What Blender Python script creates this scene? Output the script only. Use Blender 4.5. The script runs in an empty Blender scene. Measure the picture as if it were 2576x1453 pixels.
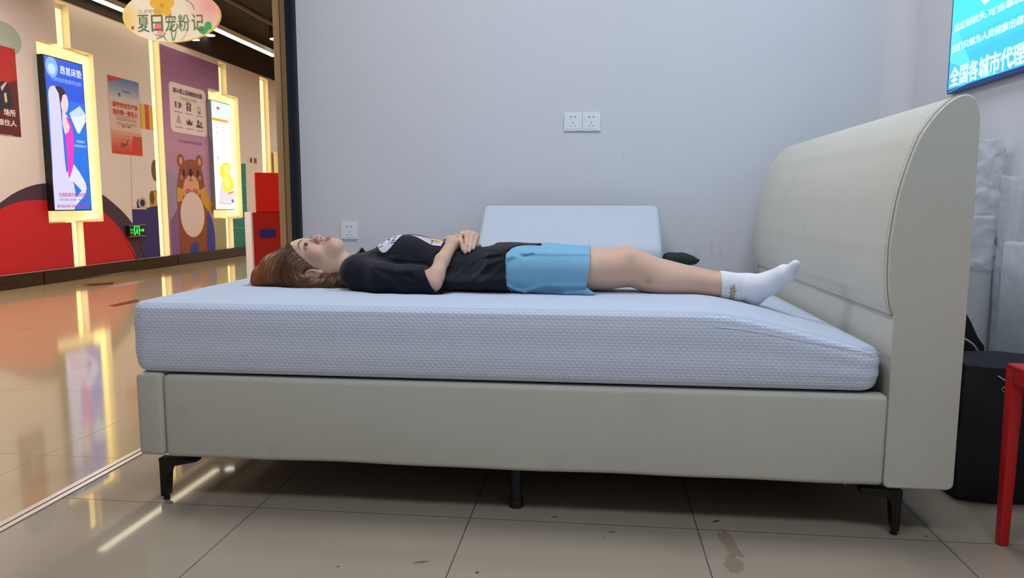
import bpy, bmesh, math, random
import numpy as np
from mathutils import Vector, Matrix
from mathutils.bvhtree import BVHTree

# ------------------------------------------------------------------ scene, camera, light
S = bpy.context.scene
COL = S.collection
S.view_settings.view_transform = 'Standard'
S.view_settings.look = 'None'
S.view_settings.gamma = 1
S.view_settings.use_curve_mapping = False
S.view_settings.exposure = 0.0

CH = 0.8421                       # eye height of the photographer
cd = bpy.data.cameras.new('camera')
cam = bpy.data.objects.new('camera', cd); COL.objects.link(cam)
cd.sensor_width = 36; cd.lens = 1849.0/2576*36; cd.clip_start = .02; cd.clip_end = 100
_pitch, _yaw = .11574, .11491
cam.location = (0, 0, CH)
cam.rotation_euler = (math.pi/2-_pitch, 0, _yaw)
S.camera = cam

W = bpy.data.worlds.new('world'); S.world = W; W.use_nodes = True
W.node_tree.nodes['Background'].inputs[0].default_value = (.8, .85, 1, 1)
W.node_tree.nodes['Background'].inputs[1].default_value = .05

def area(name, loc, rot, sx, sy, power, col):
    l = bpy.data.lights.new(name, 'AREA'); l.shape = 'RECTANGLE'; l.size = sx; l.size_y = sy
    l.energy = power; l.color = col
    o = bpy.data.objects.new(name, l); COL.objects.link(o); o.location = loc; o.rotation_euler = rot
    return o
COOL = (.85, .92, 1.0)
SHOP_LAMPS = [(-.75, .2), (.75, .2), (-.75, 2.3), (.75, 2.3)]      # square ceiling panels of the shop
for (lx, ly) in SHOP_LAMPS:
    area('shop_panel_light', (lx, ly, 2.875), (0, 0, 0), .56, .56, 14 if ly < 1 else 14.8, COOL)
# added warm lights, unseen, that brighten the mall corridor
MALL_FILLS = [(-3.9, 3.4), (-4.3, 5.8), (-3.0, 9.8), (-3.2, 13.5)]                # added square fill panels, kept out of view
for (lx, ly) in MALL_FILLS:
    area('corridor_fill_light', (lx, ly, 3.04), (0, 0, 0), .9, .9, 54, (1, .93, .87))

# ------------------------------------------------------------------ materials
MATS = {}
def mat(name, col, rough=.55, metal=0, emit=0, var=.06, vscale=8, bump=0, bscale=200, spec=.5, sss=0, sheen=0, trans=0, alpha=1, ecol=None):
    if name in MATS: return MATS[name]
    m = bpy.data.materials.new(name); m.use_nodes = True
    nt = m.node_tree; n = nt.nodes; L = nt.links
    b = n['Principled BSDF']
    b.inputs['Roughness'].default_value = rough; b.inputs['Metallic'].default_value = metal
    b.inputs['Specular IOR Level'].default_value = spec
    c = (*col, 1)
    tc = n.new('ShaderNodeTexCoord')
    if var:
        nz = n.new('ShaderNodeTexNoise'); nz.inputs['Scale'].default_value = vscale; nz.inputs['Detail'].default_value = 4
        L.new(tc.outputs['Object'], nz.inputs['Vector'])
        mx = n.new('ShaderNodeMix'); mx.data_type = 'RGBA'
        mx.inputs['A'].default_value = tuple(max(0, v*(1-var)) for v in col)+(1,)
        mx.inputs['B'].default_value = tuple(min(1, v*(1+var)) for v in col)+(1,)
        L.new(nz.outputs['Fac'], mx.inputs['Factor']); L.new(mx.outputs['Result'], b.inputs['Base Color'])
    else: b.inputs['Base Color'].default_value = c
    if emit:
        b.inputs['Emission Color'].default_value = (*(ecol or col), 1); b.inputs['Emission Strength'].default_value = emit
    if sss:
        b.inputs['Subsurface Weight'].default_value = sss; b.inputs['Subsurface Radius'].default_value = (1, .35, .2)
        b.inputs['Subsurface Scale'].default_value = .006
    if sheen: b.inputs['Sheen Weight'].default_value = sheen
    if trans: b.inputs['Transmission Weight'].default_value = trans
    if alpha < 1: b.inputs['Alpha'].default_value = alpha
    if bump:
        n2 = n.new('ShaderNodeTexNoise'); n2.inputs['Scale'].default_value = bscale; n2.inputs['Detail'].default_value = 3
        L.new(tc.outputs['Object'], n2.inputs['Vector'])
        bp = n.new('ShaderNodeBump'); bp.inputs['Strength'].default_value = bump; bp.inputs['Distance'].default_value = .002
        L.new(n2.outputs['Fac'], bp.inputs['Height']); L.new(bp.outputs['Normal'], b.inputs['Normal'])
    MATS[name] = m
    return m

def math_node(nt, op, a, b=None, c=None):
    nd = nt.nodes.new('ShaderNodeMath'); nd.operation = op
    for i, v in enumerate((a, b, c)):
        if v is None: continue
        if isinstance(v, (int, float)): nd.inputs[i].default_value = v
        else: nt.links.new(v, nd.inputs[i])
    return nd.outputs[0]

def tile_mat(name, col, x0, y0, tx, ty, rough, joint=.0016, jcol=(.05, .045, .04)):
    m = mat(name, col, rough=rough, var=.05, vscale=2.5, spec=.5)
    nt = m.node_tree; n = nt.nodes; L = nt.links; b = n['Principled BSDF']
    g = n.new('ShaderNodeNewGeometry'); sp = n.new('ShaderNodeSeparateXYZ'); L.new(g.outputs['Position'], sp.inputs[0])
    def line(o, o0, t):
        f = math_node(nt, 'FRACT', math_node(nt, 'ADD', math_node(nt, 'DIVIDE', math_node(nt, 'SUBTRACT', o, o0), t), 100.5))
        return math_node(nt, 'LESS_THAN', math_node(nt, 'MULTIPLY', math_node(nt, 'ABSOLUTE', math_node(nt, 'SUBTRACT', f, .5)), t), joint)
    j = math_node(nt, 'MAXIMUM', line(sp.outputs[0], x0, tx), line(sp.outputs[1], y0, ty))
    old = b.inputs['Base Color'].links[0].from_socket
    mx = n.new('ShaderNodeMix'); mx.data_type = 'RGBA'; L.new(j, mx.inputs['Factor']); L.new(old, mx.inputs['A']); mx.inputs['B'].default_value = (*jcol, 1)
    # trodden dirt: soft brown blotches
    nz = n.new('ShaderNodeTexNoise'); nz.inputs['Scale'].default_value = 3.2; nz.inputs['Detail'].default_value = 7; L.new(g.outputs['Position'], nz.inputs['Vector'])
    rp = n.new('ShaderNodeMapRange'); rp.inputs[1].default_value = .58; rp.inputs[2].default_value = .8; rp.inputs[4].default_value = .35
    L.new(nz.outputs['Fac'], rp.inputs[0])
    mx2 = n.new('ShaderNodeMix'); mx2.data_type = 'RGBA'; L.new(rp.outputs[0], mx2.inputs['Factor']); L.new(mx.outputs['Result'], mx2.inputs['A'])
    mx2.inputs['B'].default_value = (col[0]*.55, col[1]*.5, col[2]*.42, 1)
    L.new(mx2.outputs['Result'], b.inputs['Base Color'])
    rr = n.new('ShaderNodeMapRange'); rr.inputs[3].default_value = rough*.75; rr.inputs[4].default_value = rough*1.4
    L.new(nz.outputs['Fac'], rr.inputs[0])
    rj = math_node(nt, 'MAXIMUM', rr.outputs[0], math_node(nt, 'MULTIPLY', j, .7)); L.new(rj, b.inputs['Roughness'])
    return m

# ------------------------------------------------------------------ object helpers
LOC = {}
def tag(o, label=None, cat=None, group=None, kind=None):
    if label: o['label'] = label
    if cat: o['category'] = cat
    if group: o['group'] = group
    if kind: o['kind'] = kind
    return o
def thing(name, label, cat, loc, group=None):
    o = bpy.data.objects.new(name, None); COL.objects.link(o); o.location = loc; o.empty_display_size = .05
    LOC[o.name] = Vector(loc)
    return tag(o, label, cat, group)

class MB:
    def __init__(s): s.v = []; s.f = []; s.mi = []; s.mats = []
    def m(s, mt):
        if mt not in s.mats: s.mats.append(mt)
        return s.mats.index(mt)
    def add(s, vs, fs, mt):
        k = len(s.v); i = s.m(mt)
        s.v += [tuple(map(float, q)) for q in vs]; s.f += [tuple(k+j for j in f) for f in fs]; s.mi += [i]*len(fs)
        return s
    def bm(s, b, mt, M=None):
        b.verts.ensure_lookup_table(); b.verts.index_update()
        s.add([(M @ q.co) if M else q.co for q in b.verts], [[q.index for q in f.verts] for f in b.faces], mt); b.free(); return s
    def box(s, x0, x1, y0, y1, z0, z1, mt, bev=0, seg=3, M=None):
        b = bmesh.new(); bmesh.ops.create_cube(b, size=1)
        for q in b.verts: q.co = Vector(((x0+x1)/2+q.co.x*(x1-x0), (y0+y1)/2+q.co.y*(y1-y0), (z0+z1)/2+q.co.z*(z1-z0)))
        if bev: bmesh.ops.bevel(b, geom=b.edges[:], offset=bev, segments=seg, profile=.5, affect='EDGES')
        return s.bm(b, mt, M)
    def prism(s, pts, o, u, v, d, mt, bev=0, seg=2):
        """polygon pts (2D) in plane o+u*a+v*b, thickness d along u x v"""
        o, u, v = Vector(o), Vector(u), Vector(v); n = u.cross(v).normalized()
        b = bmesh.new(); vs = [b.verts.new(o+u*p[0]+v*p[1]) for p in pts]; f = b.faces.new(vs)
        f.normal_update()
        if f.normal.dot(n) < 0: f.normal_flip()
        if d:
            r = bmesh.ops.extrude_face_region(b, geom=[f]); nv = [q for q in r['geom'] if isinstance(q, bmesh.types.BMVert)]
            bmesh.ops.translate(b, verts=nv, vec=n*d)
            b.faces.remove(f) if f.is_valid and bev == -1 else None
            bmesh.ops.recalc_face_normals(b, faces=b.faces[:])
            if bev > 0: bmesh.ops.bevel(b, geom=[e for e in b.edges], offset=bev, segments=seg, profile=.5, affect='EDGES', clamp_overlap=True)
        return s.bm(b, mt)
    def tube(s, pts, r, mt, seg=10, cap=True, flat=1.0):
        pts = [Vector(p) for p in pts]; n = len(pts); rs = r if isinstance(r, (list, tuple)) else [r]*n
        rings = []; up = None; vs = []; fs = []
        for i, p in enumerate(pts):
            t = (pts[min(i+1, n-1)]-pts[max(i-1, 0)]).normalized()
            if up is None: up = Vector((0, 0, 1)) if abs(t.z) < .9 else Vector((1, 0, 0))
            sd = t.cross(up).normalized(); up = sd.cross(t).normalized()
            for k in range(seg):
                a = 2*math.pi*k/seg; vs.append(p+sd*math.cos(a)*rs[i]+up*math.sin(a)*rs[i]*flat)
        for i in range(n-1):
            for k in range(seg):
                fs.append((i*seg+k, i*seg+(k+1) % seg, (i+1)*seg+(k+1) % seg, (i+1)*seg+k))
        if cap: fs.append(tuple(range(seg))[::-1]); fs.append(tuple((n-1)*seg+k for k in range(seg)))
        return s.add(vs, fs, mt)
    def cyl(s, c, ax, r, h, mt, seg=24, r2=None):
        c = Vector(c); ax = Vector(ax).normalized()
        return s.tube([c, c+ax*h], [r, r if r2 is None else r2], mt, seg)
    def ell(s, c, r, mt, u=20, v=12):
        b = bmesh.new(); bmesh.ops.create_uvsphere(b, u_segments=u, v_segments=v, radius=1)
        return s.bm(b, mt, Matrix.Translation(c) @ Matrix.Diagonal((r[0], r[1], r[2], 1)))
    def text(s, body, o, u, v, w, h, mt, off=0, skew=0, stretch=True):
        """flat lettering filling the rectangle o + u*[0,w] + v*[0,h]"""
        vs, fs = text_mesh(body)
        if not vs: return s
        xs = [p[0] for p in vs]; ys = [p[1] for p in vs]
        sx = w/(max(xs)-min(xs)); sy = h/(max(ys)-min(ys))
        o, u, v = Vector(o), Vector(u), Vector(v)
        n_ = u.cross(v).normalized(); d = max(0, off)*.9
        for k, (a, b) in enumerate([(0, 0)]+([(d, d), (-d, d), (d, -d), (-d, -d)] if d else [])):      # heavier weight: strokes widened on all sides
            s.add([o+u*((p[0]-min(xs)+a)*sx)+v*((p[1]-min(ys)+b)*sy)+n_*(.00005*k) for p in vs], fs, mt)
        return s
    def build(s, name, parent=None, smooth=False, angle=40):
        """one mesh object; a top-level one gets its origin at the middle of its base"""
        me = bpy.data.meshes.new(name); A = np.array(s.v, dtype=float).reshape(-1, 3)
        if parent is None:
            lo, hi = A.min(0), A.max(0); L0 = Vector(((lo[0]+hi[0])/2, (lo[1]+hi[1])/2, lo[2]))
        else: L0 = LOC[parent.name]
        me.from_pydata((A-np.array(L0)).tolist(), [], s.f)
        for q in s.mats: me.materials.append(q)
        me.polygons.foreach_set('material_index', s.mi)
        me.update()
        if smooth:
            me.polygons.foreach_set('use_smooth', [True]*len(me.polygons))
            if angle < 180: me.set_sharp_from_angle(angle=math.radians(angle))
        o = bpy.data.objects.new(name, me); COL.objects.link(o); LOC[o.name] = L0
        if parent is None: o.location = L0
        else: o.parent = parent
        return o
def struct(mb, name, **k):
    o = mb.build(name, **k); o['kind'] = 'structure'; return o

TXT = {}
def text_mesh(body, off=0):
    off = 0
    if (body, off) in TXT: return TXT[(body, off)]
    c = bpy.data.curves.new('t', 'FONT'); c.body = body; c.resolution_u = 2; c.offset = off
    o = bpy.data.objects.new('t', c); COL.objects.link(o)
    dg = bpy.context.evaluated_depsgraph_get(); dg.update()
    me = bpy.data.meshes.new_from_object(o.evaluated_get(dg), depsgraph=dg)
    r = ([tuple(q.co) for q in me.vertices], [tuple(p.vertices) for p in me.polygons])
    bpy.data.objects.remove(o); bpy.data.curves.remove(c); bpy.data.meshes.remove(me)
    TXT[(body, off)] = r; return r

def ellipse(cx, cy, rx, ry, n=40, a0=0, a1=2*math.pi):
    full = abs(a1-a0-2*math.pi) < 1e-6
    return [(cx+rx*math.cos(a0+(a1-a0)*i/(n if full else n-1)), cy+ry*math.sin(a0+(a1-a0)*i/(n if full else n-1))) for i in range(n)]
def rrect(x0, x1, y0, y1, r, n=5):
    P = []
    for cx, cy, a in ((x1-r, y1-r, 0), (x0+r, y1-r, 90), (x0+r, y0+r, 180), (x1-r, y0+r, 270)):
        for i in range(n+1):
            t = math.radians(a+90*i/n); P.append((cx+r*math.cos(t), cy+r*math.sin(t)))
    return P
def smooth_path(pts, n=8):
    """Catmull-Rom through points"""
    P = [np.array(p, float) for p in pts]; P = [2*P[0]-P[1]]+P+[2*P[-1]-P[-2]]; out = []
    for i in range(1, len(P)-2):
        for k in range(n):
            t = k/n; a, b, c, d = P[i-1:i+3]
            out.append(tuple(.5*((2*b)+(-a+c)*t+(2*a-5*b+4*c-d)*t*t+(-a+3*b-3*c+d)*t**3)))
    out.append(tuple(P[-2])); return out

def C(r, g, b):
    return tuple(((v/255)/12.92 if v/255 <= .04045 else ((v/255+.055)/1.055)**2.4) for v in (r, g, b))
def ext(P):
    """upright rectangle (a0, a1, b0, b1) closest to four measured corners: TL, TR, BR, BL"""
    return ((P[0][0]+P[3][0])/2, (P[1][0]+P[2][0])/2, (P[2][1]+P[3][1])/2, (P[0][1]+P[1][1])/2)

# ------------------------------------------------------------------ the setting
XS, XB, H0 = -5.76, -5.84, 3.02          # corridor wall face, back of its light slots, its height
XT = -1.54                               # threshold between shop and corridor
tile_shop = tile_mat('shop_tile', C(164, 151, 134), -.930, 1.872, .6, .6, .035, joint=.0014)
tile_mall = tile_mat('mall_tile', C(186, 164, 128), -1.84, 3.0, .8, .8, .075, joint=.0012, jcol=C(120, 95, 70))
mb = MB()
mb.add([(XT, -2.5, 0), (1.377, -2.5, 0), (1.377, 3.6, 0), (XT, 3.6, 0)], [(0, 1, 2, 3)], tile_shop)
mb.add([(XB, -4, 0), (XT, -4, 0), (XT, 16, 0), (XB, 16, 0)], [(0, 1, 2, 3)], tile_mall)
inlay = mat('red_brown_inlay', C(112, 52, 36), .2)
for P in ([(-4.0196,5.6148),(-4.033,6.0245),(-3.9269,5.903),(-3.9302,5.5778)], [(-5.2314,6.8185),(-5.3527,7.14),(-5.1521,7.3237),(-5.0374,7.1396)]):
    mb.add([(p[0], p[1], .0015) for p in P], [(0, 1, 2, 3)], inlay)
def smudge(mb, cx, cy, rx, ry, mt, to3, seed, rot=0):
    r_ = random.Random(seed); P = []
    for k in range(22):
        a = 2*math.pi*k/22; r = .55+.45*r_.random(); x, y = rx*r*math.cos(a), ry*r*math.sin(a); P.append(to3(cx+x*math.cos(rot)-y*math.sin(rot), cy+x*math.sin(rot)+y*math.cos(rot)))
    mb.add(P, [tuple(range(22))], mt)
st_d = mat('floor_scuff', C(70, 64, 58), .5, alpha=.45); st_b = mat('floor_stain', C(120, 92, 62), .4, alpha=.20); st_k = mat('floor_fleck', C(40, 34, 30), .6, alpha=.8)
for k, (q, rx, ry, m_, rot) in enumerate(zip([(-0.4039,1.6168),(0.0495,1.8298),(0.3269,1.9272),(-0.1036,1.9045),(-0.1315,1.9193),(0.3377,1.7918),(0.329,1.6889),(-0.7582,1.8228),(0.0288,1.7953),(-0.263,1.582),(-0.5901,1.5719),(0.8432,1.8951)], (.022,.014,.016,.010,.008,.022,.026,.003,.003,.004,.005,.004), (.006,.005,.004,.003,.003,.10,.06,.002,.002,.006,.002,.003), (st_d,st_d,st_k,st_k,st_d,st_b,st_b,st_k,st_k,st_k,st_k,st_k), (.35,0,.5,0,0,.12,-.1,0,0,1,0,0))):
    smudge(mb, q[0], q[1], rx, ry, m_, lambda x, y: (x, y, .0008+.0001*k), k, rot)
struct(mb, 'floor')
steel = mat('brushed_steel', C(190, 185, 180), .28, 1, var=.1, vscale=40)
mb = MB(); mb.box(XT-.022, XT-.002, -2.5, 3.6, -.01, .003, steel); mb.box(XT+.004, XT+.022, -2.5, 3.6, -.01, .003, steel)
mb.box(XT-.003, XT+.005, -2.5, 3.6, -.01, .0015, mat('dark_gap', (.03, .03, .03)))
struct(mb, 'trim_1')

wallm = mat('wall_paint', C(214, 214, 219), .75, var=.025, vscale=3, bump=.06, bscale=90)
nt = wallm.node_tree
mb = MB(); mb.box(-1.487, 1.46, 3.6, 3.72, 0, 2.9, wallm)
_cv = [(1.377-.11+.11*math.sin(a), 3.6-.11+.11*math.cos(a)) for a in np.linspace(0, math.pi/2, 14)]      # coved corner towards the right wall
mb.add([(x, y, z) for x, y in _cv for z in (0, 2.9)], [(2*i, 2*i+2, 2*i+3, 2*i+1) for i in range(13)], wallm)
ws_ = mat('wall_scuff', C(120, 118, 116), .8, alpha=.07)
for k, (q, rx, rz) in enumerate(zip([(0.1197,1.0568),(-0.0426,1.0314),(-0.0362,0.9822),(0.5451,0.6228),(0.5867,0.6003),(0.4751,0.5994)], (.004,.004,.003,.012,.010,.016), (.03,.02,.014,.05,.03,.03))):
    smudge(mb, q[0], q[1], rx, rz, ws_, lambda x, y: (x, 3.5994-.0001*k, y), 40+k)
wb = struct(mb, 'wall_back', smooth=True, angle=30)
mb = MB(); mb.box(1.377, 1.5, -2.5, 3.6, 0, 2.9, wallm); struct(mb, 'wall_right')
mb = MB(); mb.box(-1.54, 1.5, -2.62, -2.5, 0, 2.9, wallm); struct(mb, 'wall_front')
mb = MB(); mb.box(-1.54, 1.5, -2.62, 3.72, 2.9, 3.0, mat('ceiling_paint', C(225, 225, 225), .8)); struct(mb, 'ceiling')
# end of the back wall: dark metal channel, then a tan clad post
navy = mat('dark_channel', C(38, 48, 66), .35, .4)
mb = MB(); mb.box(-1.538, -1.489, 3.585, 3.72, 0, 2.9, navy); mb.box(-1.503, -1.4895, 3.578, 3.585, 0, 2.9, mat('rubber', C(20, 22, 26), .6)); struct(mb, 'trim_2')
tan = mat('tan_cladding', C(196, 160, 116), .6, var=.08, vscale=5)
mb = MB(); mb.box(-1.660, -1.626, 3.72, 3.86, 0, 3.55, tan, .002); mb.box(-1.624, -1.56, 3.725, 3.86, 0, 3.55, tan, .002); struct(mb, 'trim_3')
mb = MB(); mb.box(XT-.06, XT, -2.6, 3.72, 2.9, 3.55, mat('fascia', C(60, 45, 38), .7)); struct(mb, 'trim_4')

# corridor: wall with light slots and screen recesses cut through its panels
pale = mat('corridor_paint', C(232, 222, 218), .7, var=.03, vscale=2)
REC = ext([(7.2006,2.5239),(8.0809,2.5447),(8.0419,0.633),(7.1824,0.6365)]); REC2 = ext([(10.5948,2.5137),(11.5165,2.5447),(11.4827,0.6231),(10.5616,0.6096)])
SLOT_A = (7.50, 7.705); SLOT_B = (9.155, 9.375); SLOT_C = ext([(10.922,2.985),(11.1625,3.0023),(11.138,2.5147),(10.9072,2.5357)])[:2]; SLOT_D = (12.30, 12.62)
SLOT_A2 = ([(7.5274,0.6256),(7.5279,0.5328)][0][0], [(7.7103,0.6276),(7.7202,0.5257)][0][0])
SLOT_C2 = ([(10.9308,0.6028),(10.9322,0.406)][0][0], [(11.1615,0.6076),(11.1547,0.3977)][0][0])
ZB = .145
CUT = [(SLOT_A[0], SLOT_A[1], REC[3], H0-.03), (REC[0], REC[1], REC[2], REC[3]), (SLOT_A2[0], SLOT_A2[1], ZB, REC[2]),
       (SLOT_B[0], SLOT_B[1], ZB, H0-.03), (SLOT_C[0], SLOT_C[1], REC2[3], H0-.03), (REC2[0], REC2[1], REC2[2], REC2[3]),
       (SLOT_C2[0], SLOT_C2[1], ZB, REC2[2]), (SLOT_D[0], SLOT_D[1], ZB, H0-.03)]
mb = MB()
ys = sorted({-4.0, 16.0} | {c[0] for c in CUT} | {c[1] for c in CUT}); zs = sorted({0.0, H0} | {c[2] for c in CUT} | {c[3] for c in CUT})
for i in range(len(ys)-1):
    run = None
    for j in range(len(zs)):
        ym = (ys[i]+ys[i+1])/2
        solid = j < len(zs)-1 and not any(c[0] < ym < c[1] and c[2] < (zs[j]+zs[j+1])/2 < c[3] for c in CUT)
        if solid and run is None: run = zs[j]
        if not solid and run is not None:
            mb.box(XB, XS, ys[i], ys[i+1], run, zs[j], pale); run = None
mb.box(XB-.06, XB, -4, 16, 0, H0, pale)
# painted mural (thin paint layers on the wall face)
layer = [0]
def paint(mb, pts, col, holes=(), rough=.6, x=XS):
    """a painted shape, cut where the slots are"""
    layer[0] += 1; o = x+.0006+.0001*layer[0]
    polys = [[tuple(p) for p in pts]]
    m_ = mat('paint_%d_%d_%d' % col, C(*col), rough, var=.04)
    for c in CUT:
        nxt = []
        for P in polys:
            nxt += clip_out(P, c)
        polys = nxt
    for P in polys:
        if len(P) > 2: mb.prism(P, (o, 0, 0), (0, 1, 0), (0, 0, 1), 0, m_)
def half(P, ax, val, keep_less):
    out = []
    for i in range(len(P)):
        a, b = P[i], P[(i+1) % len(P)]
        ia = (a[ax] < val) == keep_less; ib = (b[ax] < val) == keep_less
        if ia: out.append(a)
        if ia != ib:
            t = (val-a[ax])/(b[ax]-a[ax]); out.append((a[0]+(b[0]-a[0])*t, a[1]+(b[1]-a[1])*t))
    return out
def clip_out(P, c):
    y0, y1, z0, z1 = c; R = []
    if not P: return R
    if min(p[0] for p in P) >= y1 or max(p[0] for p in P) <= y0 or min(p[1] for p in P) >= z1 or max(p[1] for p in P) <= z0: return [P]
    a = half(P, 0, y0, True);  R += [a] if len(a) > 2 else []
    P = half(P, 0, y0, False); b = half(P, 0, y1, False); R += [b] if len(b) > 2 else []
    P = half(P, 0, y1, True)
    if len(P) > 2:
        d = half(P, 1, z0, True); R += [d] if len(d) > 2 else []
        P = half(P, 1, z0, False); e = half(P, 1, z1, False) if len(P) > 2 else []; R += [e] if len(e) > 2 else []
    return R
arc_o = [(6.1826,0.6273),(6.3849,0.7575),(6.5646,0.8484),(6.7214,0.9315),(6.8824,0.9938),(7.0481,1.0367),(7.1924,1.0529),(7.432,1.0698),(7.674,1.0568),(7.8874,1.0146),(8.0678,0.9485),(8.2743,0.8365),(8.4676,0.7116),(8.6208,0.5747),(8.7418,0.4266),(8.8023,0.2701),(8.8143,0.1272)]
arc_i = [(6.2321,0.5923),(6.3781,0.6895),(6.5582,0.7846),(6.712,0.8368),(6.8699,0.867),(7.0323,0.8762),(7.2007,0.8745),(7.4131,0.8755),(7.6552,0.8633),(7.8679,0.8119),(8.0689,0.7382),(8.2538,0.6211),(8.4214,0.4701),(8.5482,0.3154),(8.6224,0.2053),(8.6444,0.1278)]
def base_of(P): return [(P[0][0], ZB)]+list(P)+[(P[-1][0], ZB)]
navy_b = [(8.6055,0.7947),(8.9273,0.7871),(9.1405,0.8237),(9.129,0.1196),(8.6523,0.1333)]
paint(mb, [(navy_b[0][0], ZB), navy_b[0], navy_b[1], navy_b[2], (9.155, navy_b[2][1]), (9.155, ZB)], (52, 44, 118))
paint(mb, base_of(smooth_path(arc_o, 3)), (72, 48, 70))
paint(mb, base_of(smooth_path(arc_i, 3)), (206, 28, 38))
paint(mb, [(8.6074,0.8156),(8.6467,0.7975),(8.9099,0.7933),(8.9073,0.7656),(8.6032,0.7709)], (226, 200, 180))
paint(mb, [(8.7088,0.8635),(8.7714,0.8742),(8.8925,0.8793),(8.8889,0.7873),(8.7088,0.7852)], (46, 62, 150))
paint(mb, [(8.7288,0.8937),(8.7634,0.8939),(8.7605,0.8636),(8.726,0.8635)], (46, 62, 150))
paint(mb, [(p[0], p[1]) for p in ellipse(*[(8.8289,0.8486)][0], .085, .075, 20)], (205, 180, 150))
paint(mb, [(p[0], p[1]) for p in ellipse(*[(8.8289,0.8486)][0], .05, .045, 20)], (40, 40, 70))
paint(mb, [(8.9836,0.9755),(9.042,0.9888),(9.1567,0.9968),(9.1391,0.808),(8.9751,0.8023)], (210, 168, 60))
paint(mb, [(p[0], p[1]) for p in ellipse(*[(9.0406,0.9173)][0], .05, .09, 20)], (110, 80, 40))
paint(mb, [(9.0593,1.0046),(9.1447,1.0123),(9.1436,0.9997),(9.0581,0.9921)], (120, 90, 50))
paint(mb, [(p[0], p[1]) for p in ellipse(*[(9.1423,1.2717)][0], .085, .14, 24)], (120, 84, 50))
paint(mb, [(8.6451,1.518),(8.6595,1.519),(8.6186,0.8066),(8.6042,0.8066)], (216, 196, 170))
paint(mb, [(p[0], p[1]) for p in ellipse(*[(6.7735,2.435)][0], .22, .16, 24)], (178, 190, 178))
YR = ext([(8.8991,2.1),(9.1665,2.0971),(9.1376,1.7869),(8.8823,1.7891)]); d3 = (YR[1]-YR[0])
for k, (a, b, c_) in enumerate(((0, .03, (200, 60, 60)), (.03, .36, (216, 196, 60)), (.36, .68, (222, 66, 74)), (.68, 1.0, (222, 190, 60)))):
    paint(mb, [(YR[0]+d3*a, YR[2]), (YR[0]+d3*b, YR[2]), (YR[0]+d3*b, YR[3]), (YR[0]+d3*a, YR[3])], c_)
teal = (46, 138, 124)
paint(mb, [(11.1411,0.5985),(11.4619,0.6018),(11.5189,1.487),(11.664,1.4888),(11.6358,0.0962),(11.137,0.107)], teal)
for a, b in (((2005, 205), (2045, 210)), ((2010, 382), (2052, 386)), ((1940, 565), (2056, 570))):
    pass
for P in ([(11.4903,1.1607),(11.6519,1.1571),(11.6512,1.1493),(11.4896,1.1529)], [(11.4804,0.8125),(11.6466,0.8062),(11.6459,0.7983),(11.4797,0.8047)], [(11.1611,0.4701),(11.6404,0.4433),(11.6396,0.4334),(11.1603,0.4606)]): paint(mb, P, (120, 180, 165))
paint(mb, [(10.5342,0.6379),(10.958,0.6116),(10.9144,0.1208),(10.547,0.1107)], (176, 168, 128))
wl = struct(mb, 'wall_left')
dark_gloss = mat('dark_skirting', C(46, 34, 28), .12, var=.15, vscale=6)
mb = MB()
for y0, y1 in ((-4, 7.02), (7.03, 9.5), (9.51, 12.2), (12.21, 16)): mb.box(XS-.002, XS+.035, y0, y1, 0, ZB-.004, dark_gloss, .012, 2)
struct(mb, 'baseboard_left')
# far and near ends, shop fronts opposite, black open ceiling with its services
dk = mat('black_ceiling', C(44, 32, 28), .7, var=.2, vscale=2)
mb = MB(); mb.box(XB, XT, -4, 16, 3.55, 3.65, dk); struct(mb, 'ceiling')
mb = MB(); mb.box(XB, -1.66, 16, 16.1, 0, 3.55, pale); struct(mb, 'wall_far')
mb = MB(); mb.box(XB, 1.5, -4.1, -4, 0, 3.55, pale); struct(mb, 'wall_near')
mb = MB(); mb.box(-1.66, -1.5, 3.86, 16, 0, 3.55, tan); struct(mb, 'wall_shopfront')
mb = MB(); mb.box(XB-.06, XS+.02, -4, 16, H0, 3.55, dk); struct(mb, 'trim_5')
gm = mat('grey_services', C(92, 78, 70), .5, .3)
def pipe(p, q, r, label):
    m_ = MB(); m_.tube([p, q], r, gm, 14); tag(m_.build('ceiling_pipe', smooth=True), label, 'pipe', 'pipes under the black corridor ceiling')
pp = [(-4.4788,8.7558),(-4.4294,10.1001)]
pipe((pp[0][0], pp[0][1]-1, 3.3), (pp[0][0]+.02, pp[1][1]+2, 3.3), .035, 'dark grey pipe running lengthways under the black ceiling beside the oval sign')
for (x0_, x1_, yy, zz, lab) in ((-4.7, -2.2, 8.0, 3.40, 'thin grey crosswise pipe nearest above the hanging oval sign'), (-4.2, -2.0, 9.6, 3.42, 'thin grey crosswise pipe further back beside the tan post'), (-4.9, -2.0, 12.0, 3.38, 'thin grey crosswise pipe furthest down the corridor ceiling')):
    pipe((x0_, yy, zz), (x1_, yy, zz), .016, lab)

# ------------------------------------------------------------------ lamps
lamp_w = mat('line_lamp_glow', (1, .93, .75), .5, emit=3.2, var=0, ecol=(1, .90, .66))
lamp_c = mat('panel_glow', (1, 1, 1), .5, emit=3.0, var=0, ecol=(.85, .92, 1))
white_metal = mat('white_metal', C(220, 220, 220), .4)
def line_lamp(x, y0, y1, label, z=3.07):
    t = thing('line_lamp', label, 'ceiling light', (x, (y0+y1)/2, z), 'linear lamps of the corridor')
    m_ = MB(); m_.box(x-.05, x+.05, y0, y1, z+.012, z+.075, white_metal, .004); m_.build('housing', t)
    m_ = MB(); m_.box(x-.045, x+.045, y0+.01, y1-.01, z, z+.014, lamp_w); m_.build('diffuser', t)
    for yy in (y0+.3, y1-.3):
        m_ = MB(); m_.tube([(x, yy, z+.07), (x, yy, 3.56)], .004, gm, 6); m_.build('hanger', t)
line_lamp(-5.60, 7.42, 10.05, 'glowing linear lamp close to the mural wall, ending behind the oval sign', 3.10)
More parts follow.
